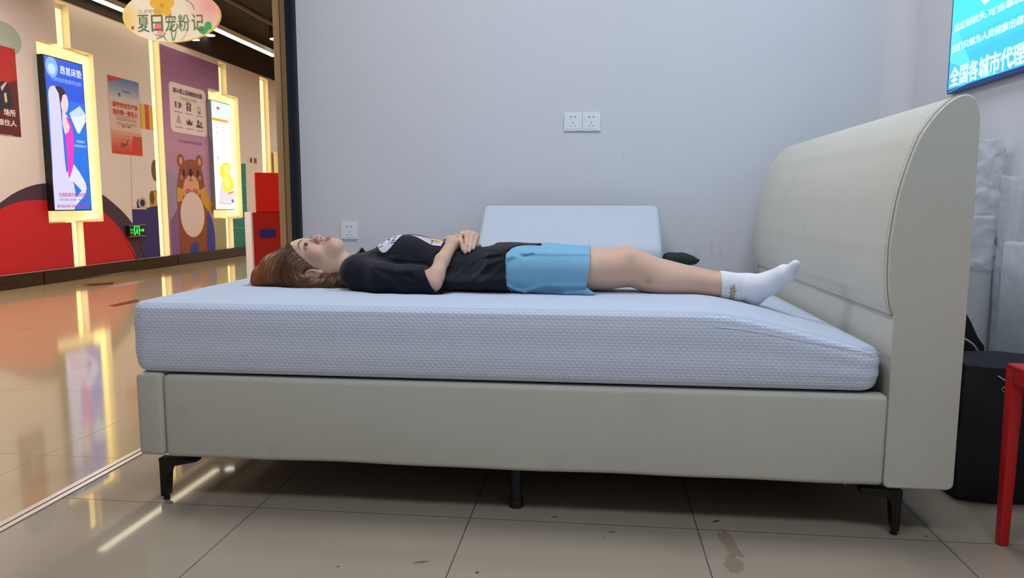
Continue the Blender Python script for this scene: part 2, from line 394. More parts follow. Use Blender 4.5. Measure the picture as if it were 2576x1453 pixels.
line_lamp(-5.0, 8.6, 11.25, 'glowing linear lamp emerging right of the oval sign and ending at the tan post', 3.10)
for k, (lx, ly) in enumerate(SHOP_LAMPS):
    t = thing('ceiling_panel_light', ['square ceiling light panel over the shop entrance, corridor side', 'square ceiling light panel in front of the screen wall', 'square ceiling light panel over the foot of the mattress', 'square ceiling light panel over the headboard'][k], 'ceiling light', (lx, ly, 2.88), 'light panels of the shop')
    m_ = MB(); m_.box(lx-.3, lx+.3, ly-.3, ly+.3, 2.882, 2.9, white_metal); m_.build('frame', t)
    m_ = MB(); m_.box(lx-.285, lx+.285, ly-.285, ly+.285, 2.879, 2.883, lamp_c); m_.build('diffuser', t)
for k, (lx, ly) in enumerate(MALL_FILLS):  # housings for the added corridor fill lights
    t = thing('ceiling_panel_light', ['warm square light panel over the corridor beside the bed foot', 'warm square light panel over the corridor before the red poster', 'warm square light panel over the corridor abreast of the bear poster', 'warm square light panel over the far end of the corridor'][k], 'ceiling light', (lx, ly, 3.05), 'light panels of the corridor')
    m_ = MB(); m_.box(lx-.48, lx+.48, ly-.48, ly+.48, 3.052, 3.10, white_metal); m_.build('frame', t)
    m_ = MB(); m_.box(lx-.46, lx+.46, ly-.46, ly+.46, 3.045, 3.053, mat('fill_panel_glow', (1, .9, .7), emit=2.0, var=0, ecol=(1, .85, .62))); m_.build('diffuser', t)
    m_ = MB(); m_.tube([(lx, ly, 3.09), (lx, ly, 3.56)], .006, gm, 6); m_.build('hanger', t)
dl = mat('downlight_glow', (1, .95, .85), emit=4, var=0)
for (px_, lab) in (([(-5.6794,10.5417)][0], 'small round downlight just under the right end of the oval sign'), ([(-4.8308,10.8994)][0], 'small round downlight beside the tan post')):
    t = thing('downlight', lab, 'ceiling light', (px_[0], px_[1], 3.29), 'corridor downlights')
    m_ = MB(); m_.cyl((px_[0], px_[1], 3.29), (0, 0, 1), .09, .26, gm, 20); m_.build('can', t)
    m_ = MB(); m_.cyl((px_[0], px_[1], 3.284), (0, 0, 1), .08, .008, dl, 20); m_.build('lens', t)
# warm light bands in the slots of the corridor wall
band = mat('warm_band_glow', (1, .8, .4), .5, emit=2.3, var=0, ecol=(1, .77, .22))
dim = mat('recess_fill_glow', (1, .8, .5), .5, emit=.9, var=0, ecol=(1, .74, .32))  # added glow standing in for lamplight on the recess backs
def led(y0, y1, z0, z1, label, m=None):
    m_ = MB(); m_.box(XB+.002, XB+.016, y0, y1, z0, z1, m or band, .003); tag(m_.build('light_band'), label, 'light strip', 'warm light bands in the corridor wall')
led(SLOT_A[0]+.01, SLOT_A[1]-.035, REC[3], H0-.09, 'warm yellow light band rising above the blue mattress screen')
led(REC[1]-.19, REC[1]-.012, REC[2]+.03, REC[3]-.03, 'warm yellow light band down the right side of the blue mattress screen')
led(REC[0]+.02, REC[1]-.20, REC[3]-.30, REC[3]-.015, 'softer warm light band across the top of the blue screen recess', dim)
led(REC[0]+.02, REC[1]-.20, REC[2]+.015, REC[2]+.13, 'softer warm light band across the foot of the blue screen recess', dim)
led(REC2[0]+.02, REC2[1]-.23, REC2[3]-.25, REC2[3]-.015, 'softer warm light band across the top of the food screen recess', dim)
led(REC2[0]+.02, REC2[1]-.23, REC2[2]+.015, REC2[2]+.13, 'softer warm light band across the foot of the food screen recess', dim)
led(SLOT_A2[0]+.01, SLOT_A2[1]-.03, ZB+.01, REC[2], 'warm yellow light band below the blue mattress screen, down to the skirting')
led(SLOT_B[0]+.01, SLOT_B[1]-.04, ZB+.01, H0-.04, 'full-height warm yellow light band left of the purple bear poster')
led(SLOT_C[0]+.01, SLOT_C[1]-.05, REC2[3], H0-.1, 'warm yellow light band above the white food screen')
led(REC2[1]-.22, REC2[1]-.012, REC2[2]+.03, REC2[3]-.03, 'warm yellow light band down the right side of the white food screen')
led(SLOT_C2[0]+.01, SLOT_C2[1]-.05, ZB+.01, REC2[2], 'warm yellow light band below the white food screen')
led(SLOT_D[0]+.01, SLOT_D[1]-.05, ZB+.01, H0-.06, 'full-height warm yellow light band rising behind the red kiosk')

# ------------------------------------------------------------------ corridor screens, posters, signs
black = mat('black_plastic', C(24, 22, 22), .35)
ink = lambda *c: mat('ink_%d_%d_%d' % c, C(*c), .5, var=.03)
def glow(r, g, b, s=1.0): return mat('screen_%d_%d_%d_%d' % (r, g, b, int(s*100)), tuple(v*.15 for v in C(r, g, b)), .3, emit=s, var=0, ecol=C(r, g, b))
XF = -5.686
def clip_in(P, r):
    for ax, val, less in ((0, r[0], False), (0, r[1], True), (1, r[2], False), (1, r[3], True)):
        if len(P) > 2: P = half(P, ax, val, less)
    return P
class Art:
    """flat printed shapes stacked on an upright face x = const that looks towards +x"""
    def __init__(s, x, fn, r=None): s.x = x; s.k = 0; s.fn = fn; s.mb = MB(); s.r = r
    def p(s, pts, *c):
        s.k += 1; pts = [tuple(q) for q in pts]
        if s.r: pts = clip_in(pts, s.r)
        if len(pts) > 2: s.mb.prism(pts, (s.x+.0006+.0001*s.k, 0, 0), (0, 1, 0), (0, 0, 1), 0, s.fn(*c)); return s
    def t(s, body, P, *c, off=0):
        e = ext(P); m_ = MB(); s.k += 1
        m_.text(body, (s.x+.0006+.0001*s.k, e[0], e[2]), (0, 1, 0), (0, 0, 1), e[1]-e[0], e[3]-e[2], s.fn(*c), off); return m_
e = ext([(7.2011,2.3594),(7.7697,2.3593),(7.756,0.7727),(7.1935,0.7771)])
t = thing('advertising_screen', 'tall blue lit screen with a woman hugging a white mattress', 'advertising screen', (XF, (e[0]+e[1])/2, e[2]))
mb = MB(); mb.box(XB+.02, XF-.001, e[0]-.012, e[1]+.012, e[2]-.012, e[3]+.012, black, .004); mb.build('housing', t)
a = Art(XF-.001, glow, e)
a.p([(e[0], e[2]), (e[1], e[2]), (e[1], e[3]), (e[0], e[3])], 28, 118, 232)
a.p([(e[0], e[3]-.42), (e[1], e[3]-.42), (e[1], e[3]), (e[0], e[3])], 24, 84, 224)
a.p(ellipse(*[(7.2954,2.2593)][0], .088, .105, 30), 120, 178, 244)
a.p(ellipse(*[(7.2937,2.2416)][0], .055, .055, 24), 190, 220, 250)
a.p([(7.5292,1.2658),(7.6108,1.1847),(7.6919,1.0781),(7.7091,1.0155),(7.6782,0.9361),(7.5435,0.8382),(7.488,0.7949),(7.48,0.8721),(7.6253,0.9825),(7.5105,1.0729),(7.404,1.1002),(7.4114,1.1764)], 226, 226, 252)
a.p(smooth_path([(7.219,1.8711),(7.2203,1.9869),(7.2462,2.0457),(7.2929,2.0674),(7.3397,2.0629),(7.3661,2.0156),(7.3792,1.8921),(7.3885,1.6855),(7.4085,1.1459),(7.509,1.0575),(7.4928,0.7763),(7.1957,0.7785),(7.2067,1.2268)], 3), 214, 212, 250)
a.p(smooth_path([(7.3212,2.063),(7.393,2.077),(7.4437,2.0566),(7.4724,2.0237),(7.4969,1.9674),(7.4823,1.9056),(7.4117,1.8369),(7.3919,1.8937),(7.3745,1.9947)], 3), 40, 28, 40)
a.p(smooth_path([(7.4263,1.9873),(7.4749,2.0062),(7.5006,1.9605),(7.5027,1.8932),(7.4793,1.8303),(7.4402,1.8031),(7.4045,1.8286),(7.3919,1.8937)], 3), 244, 208, 206)
a.p(smooth_path([(7.4059,1.8213),(7.4705,1.7842),(7.5068,1.713),(7.517,1.6384),(7.4506,1.5793),(7.4254,1.5845),(7.397,1.6864)], 3), 246, 212, 208)
a.p(smooth_path([(7.4517,1.7671),(7.4991,1.7454),(7.5354,1.6706),(7.5524,1.5505),(7.5367,1.3658),(7.5174,1.2575),(7.4753,1.1637),(7.4324,1.1255),(7.4321,1.3893),(7.4333,1.5777),(7.4789,1.6045),(7.5024,1.6672)], 3), 232, 60, 200)
a.p([(7.5121,1.8117),(7.6808,1.9086),(7.768,1.8189),(7.7666,1.7564),(7.6518,1.6085),(7.6182,1.61),(7.5296,1.7684)], 226, 236, 252)
a.p([(7.5121,1.8117),(7.6808,1.9086),(7.7688,1.8267),(7.6695,1.792),(7.5345,1.7735)], 200, 218, 246)
a.mb.build('picture', t)
for body, P, c, off in (('昂首床垫', [(7.4185,2.2959),(7.7452,2.2938),(7.7369,2.2082),(7.4143,2.21)], (226, 236, 255), .02), ('为美丽和健康而创新!', [(7.2741,2.1659),(7.7375,2.1668),(7.7379,2.1239),(7.2731,2.1136)], (150, 190, 250), 0),
        ('深度睡眠枕', [(7.5881,1.5306),(7.7247,1.5373),(7.7217,1.5059),(7.5853,1.5012)], (190, 225, 250), 0), ('为健康睡眠护航', [(7.5457,1.4812),(7.7501,1.4894),(7.7474,1.461),(7.5428,1.4519)], (190, 225, 250), 0),
        ('全国各城市代理招募中', [(7.2693,0.9583),(7.7269,0.9589),(7.727,0.9113),(7.267,0.9133)], (176, 40, 110), .01), ('招加盟商 直营店 零售商', [(7.2778,0.8953),(7.6743,0.895),(7.6718,0.8698),(7.2755,0.8713)], (130, 60, 150), 0),
        ('本站H05·06招商加盟', [(7.2302,0.8352),(7.7381,0.8318),(7.7391,0.7936),(7.2288,0.7993)], (170, 40, 110), .01)):
    a.t(body, P, *c, off=off).build('lettering', t)
e = ext([(10.5338,2.3468),(11.0633,2.3622),(11.0823,0.75),(10.5023,0.7605)])
t = thing('advertising_screen', 'tall white lit screen with an orange stripe and food photo', 'advertising screen', (XF, (e[0]+e[1])/2, e[2]))
mb = MB(); mb.box(XB+.02, XF-.001, e[0]-.012, e[1]+.012, e[2]-.012, e[3]+.012, mat('silver_housing', C(150, 160, 170), .3, .6), .004); mb.build('housing', t)
glow2 = lambda r, g, b: glow(r, g, b, 1.35)
a = Art(XF-.001, glow2, e)
a.p([(e[0], e[2]), (e[1], e[2]), (e[1], e[3]), (e[0], e[3])], 236, 244, 252)
a.p([(e[0], e[3]-.30), (e[1], e[3]-.30), (e[1], e[3]), (e[0], e[3])], 200, 228, 246)
a.p([(10.5207,2.1134),(10.9943,2.1136),(10.9948,2.0722),(10.5207,2.0697)], 240, 150, 40)
a.p(ellipse(*[(10.7091,2.2639)][0], .045, .022, 16), 220, 40, 60)
a.p([(10.6077,0.8564),(11.0646,0.8507),(11.0623,1.1236),(10.77,1.1993),(10.6574,1.0932)], 206, 196, 206)
a.p([(10.6159,0.8564),(10.9938,0.8422),(10.9926,0.8294),(10.6146,0.842)], 230, 130, 50)
a.p(smooth_path([(10.6831,1.381),(10.7925,1.4522),(10.9412,1.4665),(11.008,1.3965),(10.9703,1.3108),(11.0679,1.1874),(11.0805,1.0814),(10.8374,1.0137),(10.7293,1.1154),(10.7635,1.2197),(10.6844,1.2581)], 3), 250, 206, 60)
a.p(smooth_path([(10.7884,1.4066),(10.917,1.4339),(10.9524,1.352),(10.9003,1.2452),(10.9986,1.1431),(10.8854,1.0774),(10.8016,1.1795),(10.8295,1.305)], 3), 255, 236, 120)
a.p([(10.9003,1.0042),(11.0904,1.0432),(11.0881,1.0176),(10.9112,0.9833)], 230, 110, 50)
a.p([(10.9988,0.8995),(11.0787,0.9106),(11.0784,0.8572),(11.0036,0.8549)], 60, 110, 190)
for P in ([(10.6118,1.9835),(10.684,1.9827),(10.6832,1.9746),(10.611,1.9754)], [(10.6074,1.9349),(10.6393,1.9339),(10.6386,1.9258),(10.6067,1.9268)], [(10.6045,1.9024),(10.6685,1.9004),(10.6678,1.8923),(10.6038,1.8943)], [(10.7991,1.9923),(10.8571,1.992),(10.8564,1.9837),(10.7984,1.9841)], [(10.8038,1.9519),(10.8534,1.9506),(10.8527,1.9423),(10.803,1.9437)], [(10.732,1.7007),(10.7895,1.6989),(10.789,1.6927),(10.7315,1.6945)], [(10.6374,1.5516),(10.6616,1.5511),(10.6491,1.5015),(10.6328,1.5006)]): a.p(P, 120, 130, 150)
a.mb.build('picture', t)

def poster(name, label, P, bg, x=XS+.006):
    e = ext(P); t = thing(name, label, 'poster', (x, (e[0]+e[1])/2, e[2]))
    mb = MB(); mb.box(XS+.0005, x, e[0], e[1], e[2], e[3], ink(*bg)); mb.build('sheet', t)
    return t, e, Art(x, ink, e)
# dark red poster cut by the frame
t, e, a = poster('warning_poster', 'dark red poster at the far left edge with white characters', [(6.5309,2.3588),(6.8905,2.3597),(6.8928,1.4981),(6.5625,1.5122)], (96, 22, 28))
a.p([(e[0], e[3]-.42), (e[1], e[3]-.30), (e[1], e[3]), (e[0], e[3])], 188, 34, 36)
a.p(smooth_path([(6.5561,1.7852),(6.6063,1.9519),(6.6801,2.0102),(6.7474,2.025),(6.7815,1.9787),(6.8065,1.873),(6.8141,1.8053),(6.7239,1.7528),(6.5847,1.7356)], 3), 34, 32, 60)
a.p([(6.6753,1.9624),(6.7436,2.0217),(6.7567,2.0129),(6.6887,1.9241)], 226, 190, 160)
a.p([(6.7113,1.9071),(6.7403,1.9181),(6.7463,1.8374),(6.7299,1.8134),(6.7144,1.8331)], 226, 200, 130)
a.mb.build('picture', t)
for body, P, off in (('场所', [(6.6935,1.7626),(6.838,1.7558),(6.8392,1.6951),(6.6904,1.6971)], .03), ('规住人', [(6.6109,1.6582),(6.839,1.6562),(6.8405,1.598),(6.6087,1.6015)], .03), ('综合办公室宣', [(6.6132,1.5102),(6.782,1.5175),(6.7842,1.5039),(6.6119,1.4966)], 0)):
    a.t(body, P, 232, 224, 214, off=off).build('lettering', t)
# safety poster
t, e, a = poster('safety_poster', 'blue to red safety poster between the blue screen and a light band', [(8.2869,2.3476),(8.8819,2.3516),(8.8784,1.4456),(8.2868,1.4385)], (222, 192, 180))
w_, h_ = e[1]-e[0], e[3]-e[2]
R_ = lambda u0, u1, v0, v1: [(e[0]+w_*u0, e[2]+h_*v0), (e[0]+w_*u1, e[2]+h_*v0), (e[0]+w_*u1, e[2]+h_*v1), (e[0]+w_*u0, e[2]+h_*v1)]
for k in range(8):
    f_ = k/7; a.p(R_(0, 1, .70+.0375*k, .7376+.0375*k), int(206-110*f_), int(206-84*f_), int(208-22*f_))
a.p([(e[0], e[3]), (e[0]+w_*.48, e[3]), (e[0]+w_*.30, e[3]-h_*.03), (e[0]+w_*.16, e[3]-h_*.065), (e[0], e[3]-h_*.08)], 206, 52, 46)
for k in range(6):
    f_ = k/5; a.p(R_(0, 1, .25-.05*k, .3-.05*k) if k else R_(0, 1, .25, .3), int(218-6*f_), int(160-98*f_), int(140-96*f_))
a.p([(e[0]+w_*.66, e[2]+h_*.03), (e[0]+w_, e[2]+h_*.03), (e[0]+w_, e[2]+h_*.26), (e[0]+w_*.85, e[2]+h_*.25), (e[0]+w_*.72, e[2]+h_*.26), (e[0]+w_*.66, e[2]+h_*.16)], 206, 60, 40)
a.p([(e[0]+w_*.28, e[2]+h_*.10), (e[0]+w_*.36, e[2]+h_*.08), (e[0]+w_*.50, e[2]+h_*.12), (e[0]+w_*.56, e[2]+h_*.22), (e[0]+w_*.52, e[2]+h_*.20), (e[0]+w_*.46, e[2]+h_*.14), (e[0]+w_*.30, e[2]+h_*.15)], 150, 62, 46)
a.p(R_(.30, .36, .755, .80), 70, 84, 90)
for v_ in (.655, .463, .443, .405, .385): a.p(R_(.2, .84, v_, v_+.006), 150, 120, 110)
a.p(R_(.18, .86, .485, .515), 200, 168, 156)
a.mb.build('picture', t)
for body, P, c, off in (('遵守安全生产法', [(8.3451,2.0506),(8.8292,2.0587),(8.8278,1.9997),(8.3433,1.9922)], (206, 56, 48), .03), ('当好第一责任人', [(8.3431,1.9643),(8.8236,1.9697),(8.8224,1.9123),(8.3426,1.906)], (206, 56, 48), .03), ('安全商业', [(8.5453,2.2116),(8.6882,2.214),(8.6878,2.1809),(8.5448,2.1791)], (80, 92, 100), 0), ('安全生产 人人有责', [(8.4981,1.7828),(8.6667,1.7869),(8.6648,1.7667),(8.4975,1.7631)], (110, 60, 56), .02)):
    a.t(body, P, *c, off=off).build('lettering', t)
# purple bear poster, floor to ceiling
PB = [(9.4199,2.8825),(10.9175,3.0102),(10.6488,0.0014),(9.1575,0.0587)]
y0_, y1_ = 9.39, SLOT_C[0]-.012
t = thing('bear_poster', 'purple floor to ceiling poster of a brown cartoon bear', 'poster', (XS, (y0_+y1_)/2, ZB))
for c in CUT[-4:]: pass
mb = MB()
sheet = [(y0_, ZB), (REC2[0]-.01, ZB), (REC2[0]-.01, REC2[3]+.01), (y1_, REC2[3]+.01), (y1_, 2.93), (y0_, 2.93)]
mb.prism(sheet, (XS+.0005, 0, 0), (0, 1, 0), (0, 0, 1), .004, ink(190, 144, 180)); mb.build('sheet', t)
a = Art(XS+.0045, ink)
gz = np.linspace(1.55, 2.93, 12)
for k in range(11):
    f_ = k/10; yr = y1_ if gz[k] > REC2[3] else REC2[0]-.01
    a.p([(y0_, gz[k]), (yr, gz[k]), (yr, gz[k+1]+.0), (y0_, gz[k+1])], int(196-50*f_), int(148-52*f_), int(186-38*f_))
a.p([(y0_, ZB), (y0_+.42, ZB), (y0_+.42, 1.2), (y0_, 1.3)], 160, 146, 178)
a.p([(y0_+.02, ZB), (y0_+.36, ZB), (y0_+.36, .9), (y0_+.02, .6)], 138, 96, 150)
card = ext([(9.5409,2.4801),(10.4833,2.4847),(10.488,1.8125),(9.5537,1.8185)])
a.p(rrect(*card, .07), 240, 226, 226)
ink_d = (84, 66, 92)
cu = lambda u: card[0]+(card[1]-card[0])*u
cv = lambda v: card[2]+(card[3]-card[2])*v
def q4(u0, u1, v0, v1, *c): a.p([(cu(u0), cv(v0)), (cu(u1), cv(v0)), (cu(u1), cv(v1)), (cu(u0), cv(v1))], *c)
ICX = (.21, .5, .79)
q4(.13, .27, .50, .62, *ink_d); a.p(ellipse(cu(.20), cv(.56), .035, .042, 16), 210, 196, 200); q4(.27, .31, .53, .61, 130, 130, 160)
q4(.44, .56, .48, .59, *ink_d); q4(.42, .58, .60, .63, *ink_d); q4(.49, .51, .48, .63, 220, 204, 206); a.p(ellipse(cu(.47), cv(.645), .02, .018, 12), *ink_d); a.p(ellipse(cu(.53), cv(.645), .02, .018, 12), *ink_d)
q4(.74, .84, .46, .62, 190, 172, 184); q4(.76, .82, .53, .60, 224, 206, 206); q4(.77, .81, .48, .51, *ink_d)
a.p(ellipse(cu(.21), cv(.30), .03, .034, 14), 176, 156, 172); q4(.15, .27, .19, .26, 190, 170, 184)
a.p([(cu(.43), cv(.19)), (cu(.57), cv(.19)), (cu(.59), cv(.30)), (cu(.54), cv(.25)), (cu(.50), cv(.33)), (cu(.46), cv(.25)), (cu(.41), cv(.30))], *ink_d)
a.p(ellipse(cu(.75), cv(.29), .03, .034, 14), *ink_d); a.p(ellipse(cu(.83), cv(.27), .022, .026, 14), *ink_d); q4(.69, .82, .17, .235, *ink_d); q4(.80, .88, .17, .22, 120, 100, 126)
for v_ in (.41, .10):
    for u_ in ICX: q4(u_-.10, u_+.10, v_, v_+.02, 170, 148, 160)
# the bear
a.p(smooth_path([(9.7143,1.335),(9.7715,1.4035),(9.8789,1.4473),(9.9857,1.4631),(10.1185,1.4612),(10.2179,1.4218),(10.2769,1.3323),(10.3125,1.2248),(10.338,1.0861),(10.3578,0.9664),(10.3666,0.7654),(10.3664,0.4621),(10.3291,0.1347),(10.0944,0.1418),(10.0967,0.2491),(10.0127,0.2971),(9.9245,0.282),(9.872,0.2166),(9.8549,0.1456),(9.6329,0.1526),(9.6297,0.4872),(9.612,0.7704),(9.6058,0.9576),(9.6364,1.145)], 2), 150, 80, 50)
a.p(ellipse(*[(9.7403,1.4337)][0], .085, .09, 20), 150, 80, 50); a.p(ellipse(*[(10.2276,1.4479)][0], .085, .09, 20), 150, 80, 50)
a.p(ellipse(*[(9.74,1.4299)][0], .045, .052, 16), 214, 160, 136); a.p(ellipse(*[(10.2271,1.4419)][0], .045, .052, 16), 214, 160, 136)
a.p(smooth_path([(9.978,1.2611),(10.0717,1.226),(10.1572,1.1605),(10.1853,1.063),(10.1569,0.9542),(9.7814,0.9502),(9.7634,1.0542),(9.8066,1.1501),(9.893,1.2195)], 3), 226, 170, 140)
for P in ([(9.7963,1.2633)], [(10.167,1.2686)]): a.p(ellipse(*P[0], .034, .058, 16), 70, 34, 26)
a.p(ellipse(*[(9.9794,1.2765)][0], .052, .058, 18), 40, 26, 24)
a.p([(9.9691,1.2415),(9.9905,1.2423),(9.984,1.1708),(9.9626,1.1701)], 70, 40, 30); a.p(smooth_path([(9.9159,1.2012),(9.927,1.169),(9.972,1.1569),(10.0232,1.1681),(10.0368,1.1996),(10.0239,1.1759),(9.9729,1.1666),(9.9313,1.1768)], 2), 70, 40, 30)
for P in ([(9.7362,1.2045)], [(10.2136,1.2114)]): a.p(ellipse(*P[0], .045, .035, 14), 196, 120, 96)
a.p([(9.6161,1.0698),(9.7557,1.0446),(9.7702,0.9785),(9.7229,0.8739),(9.5972,0.8641)], 214, 164, 60); a.p([(10.1901,1.0335),(10.3376,1.0821),(10.4119,0.967),(10.5304,0.846),(10.4663,0.7037),(10.3118,0.7958),(10.2252,0.8855)], 214, 164, 60)
a.p(ellipse(*[(9.8975,0.9995)][0], .085, .055, 16), 206, 110, 100); a.p(ellipse(*[(10.0768,1.0022)][0], .085, .055, 16), 206, 110, 100)
a.p(smooth_path([(10.391,0.7349),(10.5084,0.6008),(10.5596,0.4142),(10.5454,0.1209),(10.3365,0.1302),(10.3586,0.4623)], 3), 52, 72, 160)
a.p([(9.8694,0.1485),(9.8835,0.2257),(9.9316,0.2816),(10.0124,0.2932),(10.0893,0.2495),(10.0944,0.1418)], 52, 72, 160)
BC = [(9.9787,0.6803),(9.6715,0.6849),(10.3009,0.6756),(10.0079,1.0011),(9.9498,0.3629)]
a.p(ellipse(BC[0][0], (BC[3][1]+BC[4][1])/2, (BC[2][0]-BC[1][0])/2, (BC[3][1]-BC[4][1])/2, 40), 230, 214, 212)
a.mb.build('picture', t)
for body, P, c, off in (('加入线上活动粉丝社群', [(9.6376,2.4106),(10.383,2.4212),(10.3843,2.3531),(9.6416,2.3476)], (104, 74, 96), .03), ('您将享受以下特权', [(9.8043,2.3142),(10.218,2.3149),(10.2211,2.2692),(9.807,2.2703)], (176, 152, 164), 0), ('扫一扫添加小助手加入社群', [(9.7155,1.7135),(10.3052,1.7279),(10.3017,1.6883),(9.7188,1.6766)], (120, 70, 116), 0)):
    a.t(body, P, *c, off=off).build('lettering', t)
# two tiny notices on the pale wall
for P, lab, c in (([(11.8155,1.6041),(11.9037,1.6027),(11.9008,1.5121),(11.8126,1.5141)], 'tiny brown notice on the pale wall, left one of the pair', (96, 66, 60)), ([(11.9638,1.6087),(12.0694,1.6082),(12.066,1.5095),(11.9603,1.5107)], 'tiny red notice on the pale wall, right one of the pair', (150, 50, 50))):
    t, e, a = poster('notice', lab, P, (210, 190, 180)); t['group'] = 'small notices beside the red kiosk'
    a.p([(e[0]+.01, e[2]+.01), (e[1]-.01, e[2]+.01), (e[1]-.01, e[3]-.01), (e[0]+.01, e[3]-.01)], *c); a.mb.build('picture', t)
# emergency exit sign
e = ext([(8.467,0.582),(8.788,0.573),(8.7741,0.4252),(8.4578,0.4361)])
t = thing('exit_sign', 'small black exit sign with green running figure and arrow', 'exit sign', (XS, (e[0]+e[1])/2, e[2]))
xs_ = XS+.045
mb = MB(); mb.box(XS+.007, xs_, e[0], e[1], e[2]+.01, e[3]-.01, black, .003); mb.build('housing', t)
mb = MB(); mb.box(XS+.007, xs_+.004, e[0]-.005, e[1]+.005, e[3]-.012, e[3], steel); mb.box(XS+.007, xs_+.004, e[0]-.005, e[1]+.005, e[2], e[2]+.012, steel); mb.build('rail', t)
gg = lambda *c: mat('exit_green', C(40, 235, 90), .4, emit=1.1, var=0)
a = Art(xs_, gg); w_, h_ = e[1]-e[0], e[3]-e[2]
U_ = lambda pts: [(e[0]+w_*u, e[2]+h_*v) for u, v in pts]
a.p(U_([(.30, .12), (.36, .12), (.36, .82), (.60, .82), (.60, .12), (.66, .12), (.66, .90), (.30, .90)]), 0)
a.p(U_(ellipse(.50, .70, .03, .06, 12)), 0); a.p(U_([(.44, .62), (.52, .62), (.55, .45), (.50, .40), (.57, .22), (.52, .20), (.46, .36), (.40, .22), (.36, .25), (.43, .42)]), 0)
a.p(U_([(.68, .46), (.84, .46), (.84, .32), (.95, .52), (.84, .72), (.84, .58), (.68, .58)]), 0)
a.mb.build('pictogram', t)
m_ = MB(); m_.text('安全出口', (xs_+.002, e[0]+w_*.06, e[2]+h_*.50), (0, 1, 0), (0, 0, 1), w_*.22, h_*.22, gg()); m_.build('lettering', t)
m_ = MB(); m_.text('EXIT', (xs_+.002, e[0]+w_*.09, e[2]+h_*.26), (0, 1, 0), (0, 0, 1), w_*.17, h_*.16, gg()); m_.build('lettering', t)
# pale cabinet with a yellow sticker at the end of the wall
e = ext([(12.5638,1.8519),(13.1166,1.8646),(13.0231,0.7479),(12.5362,0.7511)])
t = thing('wall_cabinet', 'pale grey cabinet with a yellow sticker behind the red kiosk', 'cabinet', (XS+.15, e[0]+.5, 0))
mb = MB(); mb.box(XS+.036, XS+.30, e[0]+.1, e[0]+1.3, 0, e[3]-.1, mat('cabinet_grey', C(206, 190, 170), .5), .01); mb.build('body', t)
ex_ = XS+.301
mb = MB(); mb.box(XS+.30, ex_+.002, e[0]+.32, e[0]+.62, 1.36, 1.48, mat('yellow_sticker', C(232, 196, 40), .5)); s_ = mb.build('sticker', t)
# red collection kiosk, turned towards the shop
kc, ks = math.cos(math.radians(36)), math.sin(math.radians(36)); kx, ky = -2.93, 6.0
Mk = Matrix(((kc, -ks, 0, kx), (ks, kc, 0, ky), (0, 0, 1, 0), (0, 0, 0, 1)))
red = mat('kiosk_red', C(178, 20, 22), .45); red2 = mat('kiosk_board_red', C(226, 24, 20), .4)
t = thing('kiosk', 'red standing collection box with a tall red back board and blue slot', 'collection box', (kx, ky, 0))
mb = MB(); mb.box(0, .272, 0, .30, .0, .765, red, .006, M=Mk); mb.build('body', t)
mb = MB(); mb.box(-.006, .012, -.002, .30, .0, .767, mat('silver_trim', C(232, 228, 234), .45, 0), .005, M=Mk); mb.build('side_panel', t)
mb = MB(); mb.box(.045, .27, .02, .05, .765, 1.105, red2, .008, M=Mk); mb.build('back_board', t)
mb = MB(); mb.box(.065, .195, -.008, .002, .552, .622, mat('slot_blue', C(26, 38, 150), .4), .003, M=Mk); s_ = mb.build('slot', t)
# hanging oval sign
OC = [(-3.2667,2.2729),(-3.6645,2.2839),(-2.8731,2.2621),(-3.2777,2.0768)]
ox, oz, rx, rz = (OC[1][0]+OC[2][0])/2, (OC[1][1]+OC[2][1])/2, (OC[2][0]-OC[1][0])/2, OC[0][1]-OC[3][1]
t = thing('oval_sign', 'pale oval hanging sign with a yellow flower and green characters', 'hanging sign', (ox, 5.5, oz-rz))
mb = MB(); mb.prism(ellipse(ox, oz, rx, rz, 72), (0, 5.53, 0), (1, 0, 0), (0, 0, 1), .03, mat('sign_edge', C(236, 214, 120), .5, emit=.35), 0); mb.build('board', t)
YO = [5.4995]
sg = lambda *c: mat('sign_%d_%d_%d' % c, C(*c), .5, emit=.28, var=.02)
amb = MB()
def op(pts, *c):
    YO[0] -= .0001; amb.prism([tuple(p) for p in pts], (0, YO[0], 0), (1, 0, 0), (0, 0, 1), 0, sg(*c))
op(ellipse(ox, oz, rx*.992, rz*.992, 72), 242, 230, 208)
def blend(cx, cz, r0, r1, n, c0, c1):
    """print gradient clipped to the oval"""
    for k in range(n):
        f_ = k/(n-1); r = r0+(r1-r0)*f_
        P = [(cx+r*math.cos(a_), cz+r*math.sin(a_)) for a_ in np.linspace(0, 2*math.pi, 60, endpoint=False)]
        Q = []
        for (x_, z_) in P:
            d = math.hypot((x_-ox)/(rx*.99), (z_-oz)/(rz*.99)); Q.append((x_, z_) if d <= 1 else (ox+(x_-ox)/d, oz+(z_-oz)/d))
        op(Q, *[int(c0[i]+(c1[i]-c0[i])*f_) for i in range(3)])
pk = [(-2.9456,2.3375),(-3.6569,2.2588)]
blend(*pk[0], .22, .03, 26, (242, 230, 208), (242, 172, 160))
blend(*pk[1], .17, .04, 22, (242, 230, 208), (236, 204, 120))
fc = [(-3.332,2.3459)][0]
for k in range(5):
    an = math.radians(90+72*k); cx_, cz_ = fc[0]+.058*math.cos(an), fc[1]+.052*math.sin(an)
    op([(cx_+.046*math.cos(b_)*math.cos(an)-.036*math.sin(b_)*math.sin(an), cz_+.046*math.cos(b_)*math.sin(an)+.036*math.sin(b_)*math.cos(an)) for b_ in np.linspace(0, 2*math.pi, 20, endpoint=False)], 236, 182, 44)
op(ellipse(*fc, .018, .016, 12), 214, 150, 30)
op(ellipse(*[(-3.3714,2.1878)][0], .033, .033, 18), 236, 120, 130); op(ellipse(*[(-3.3613,2.1423)][0], .028, .016, 16), 240, 160, 160)
op(ellipse(*[(-3.5818,2.1877)][0], .013, .016, 12), 220, 70, 70)
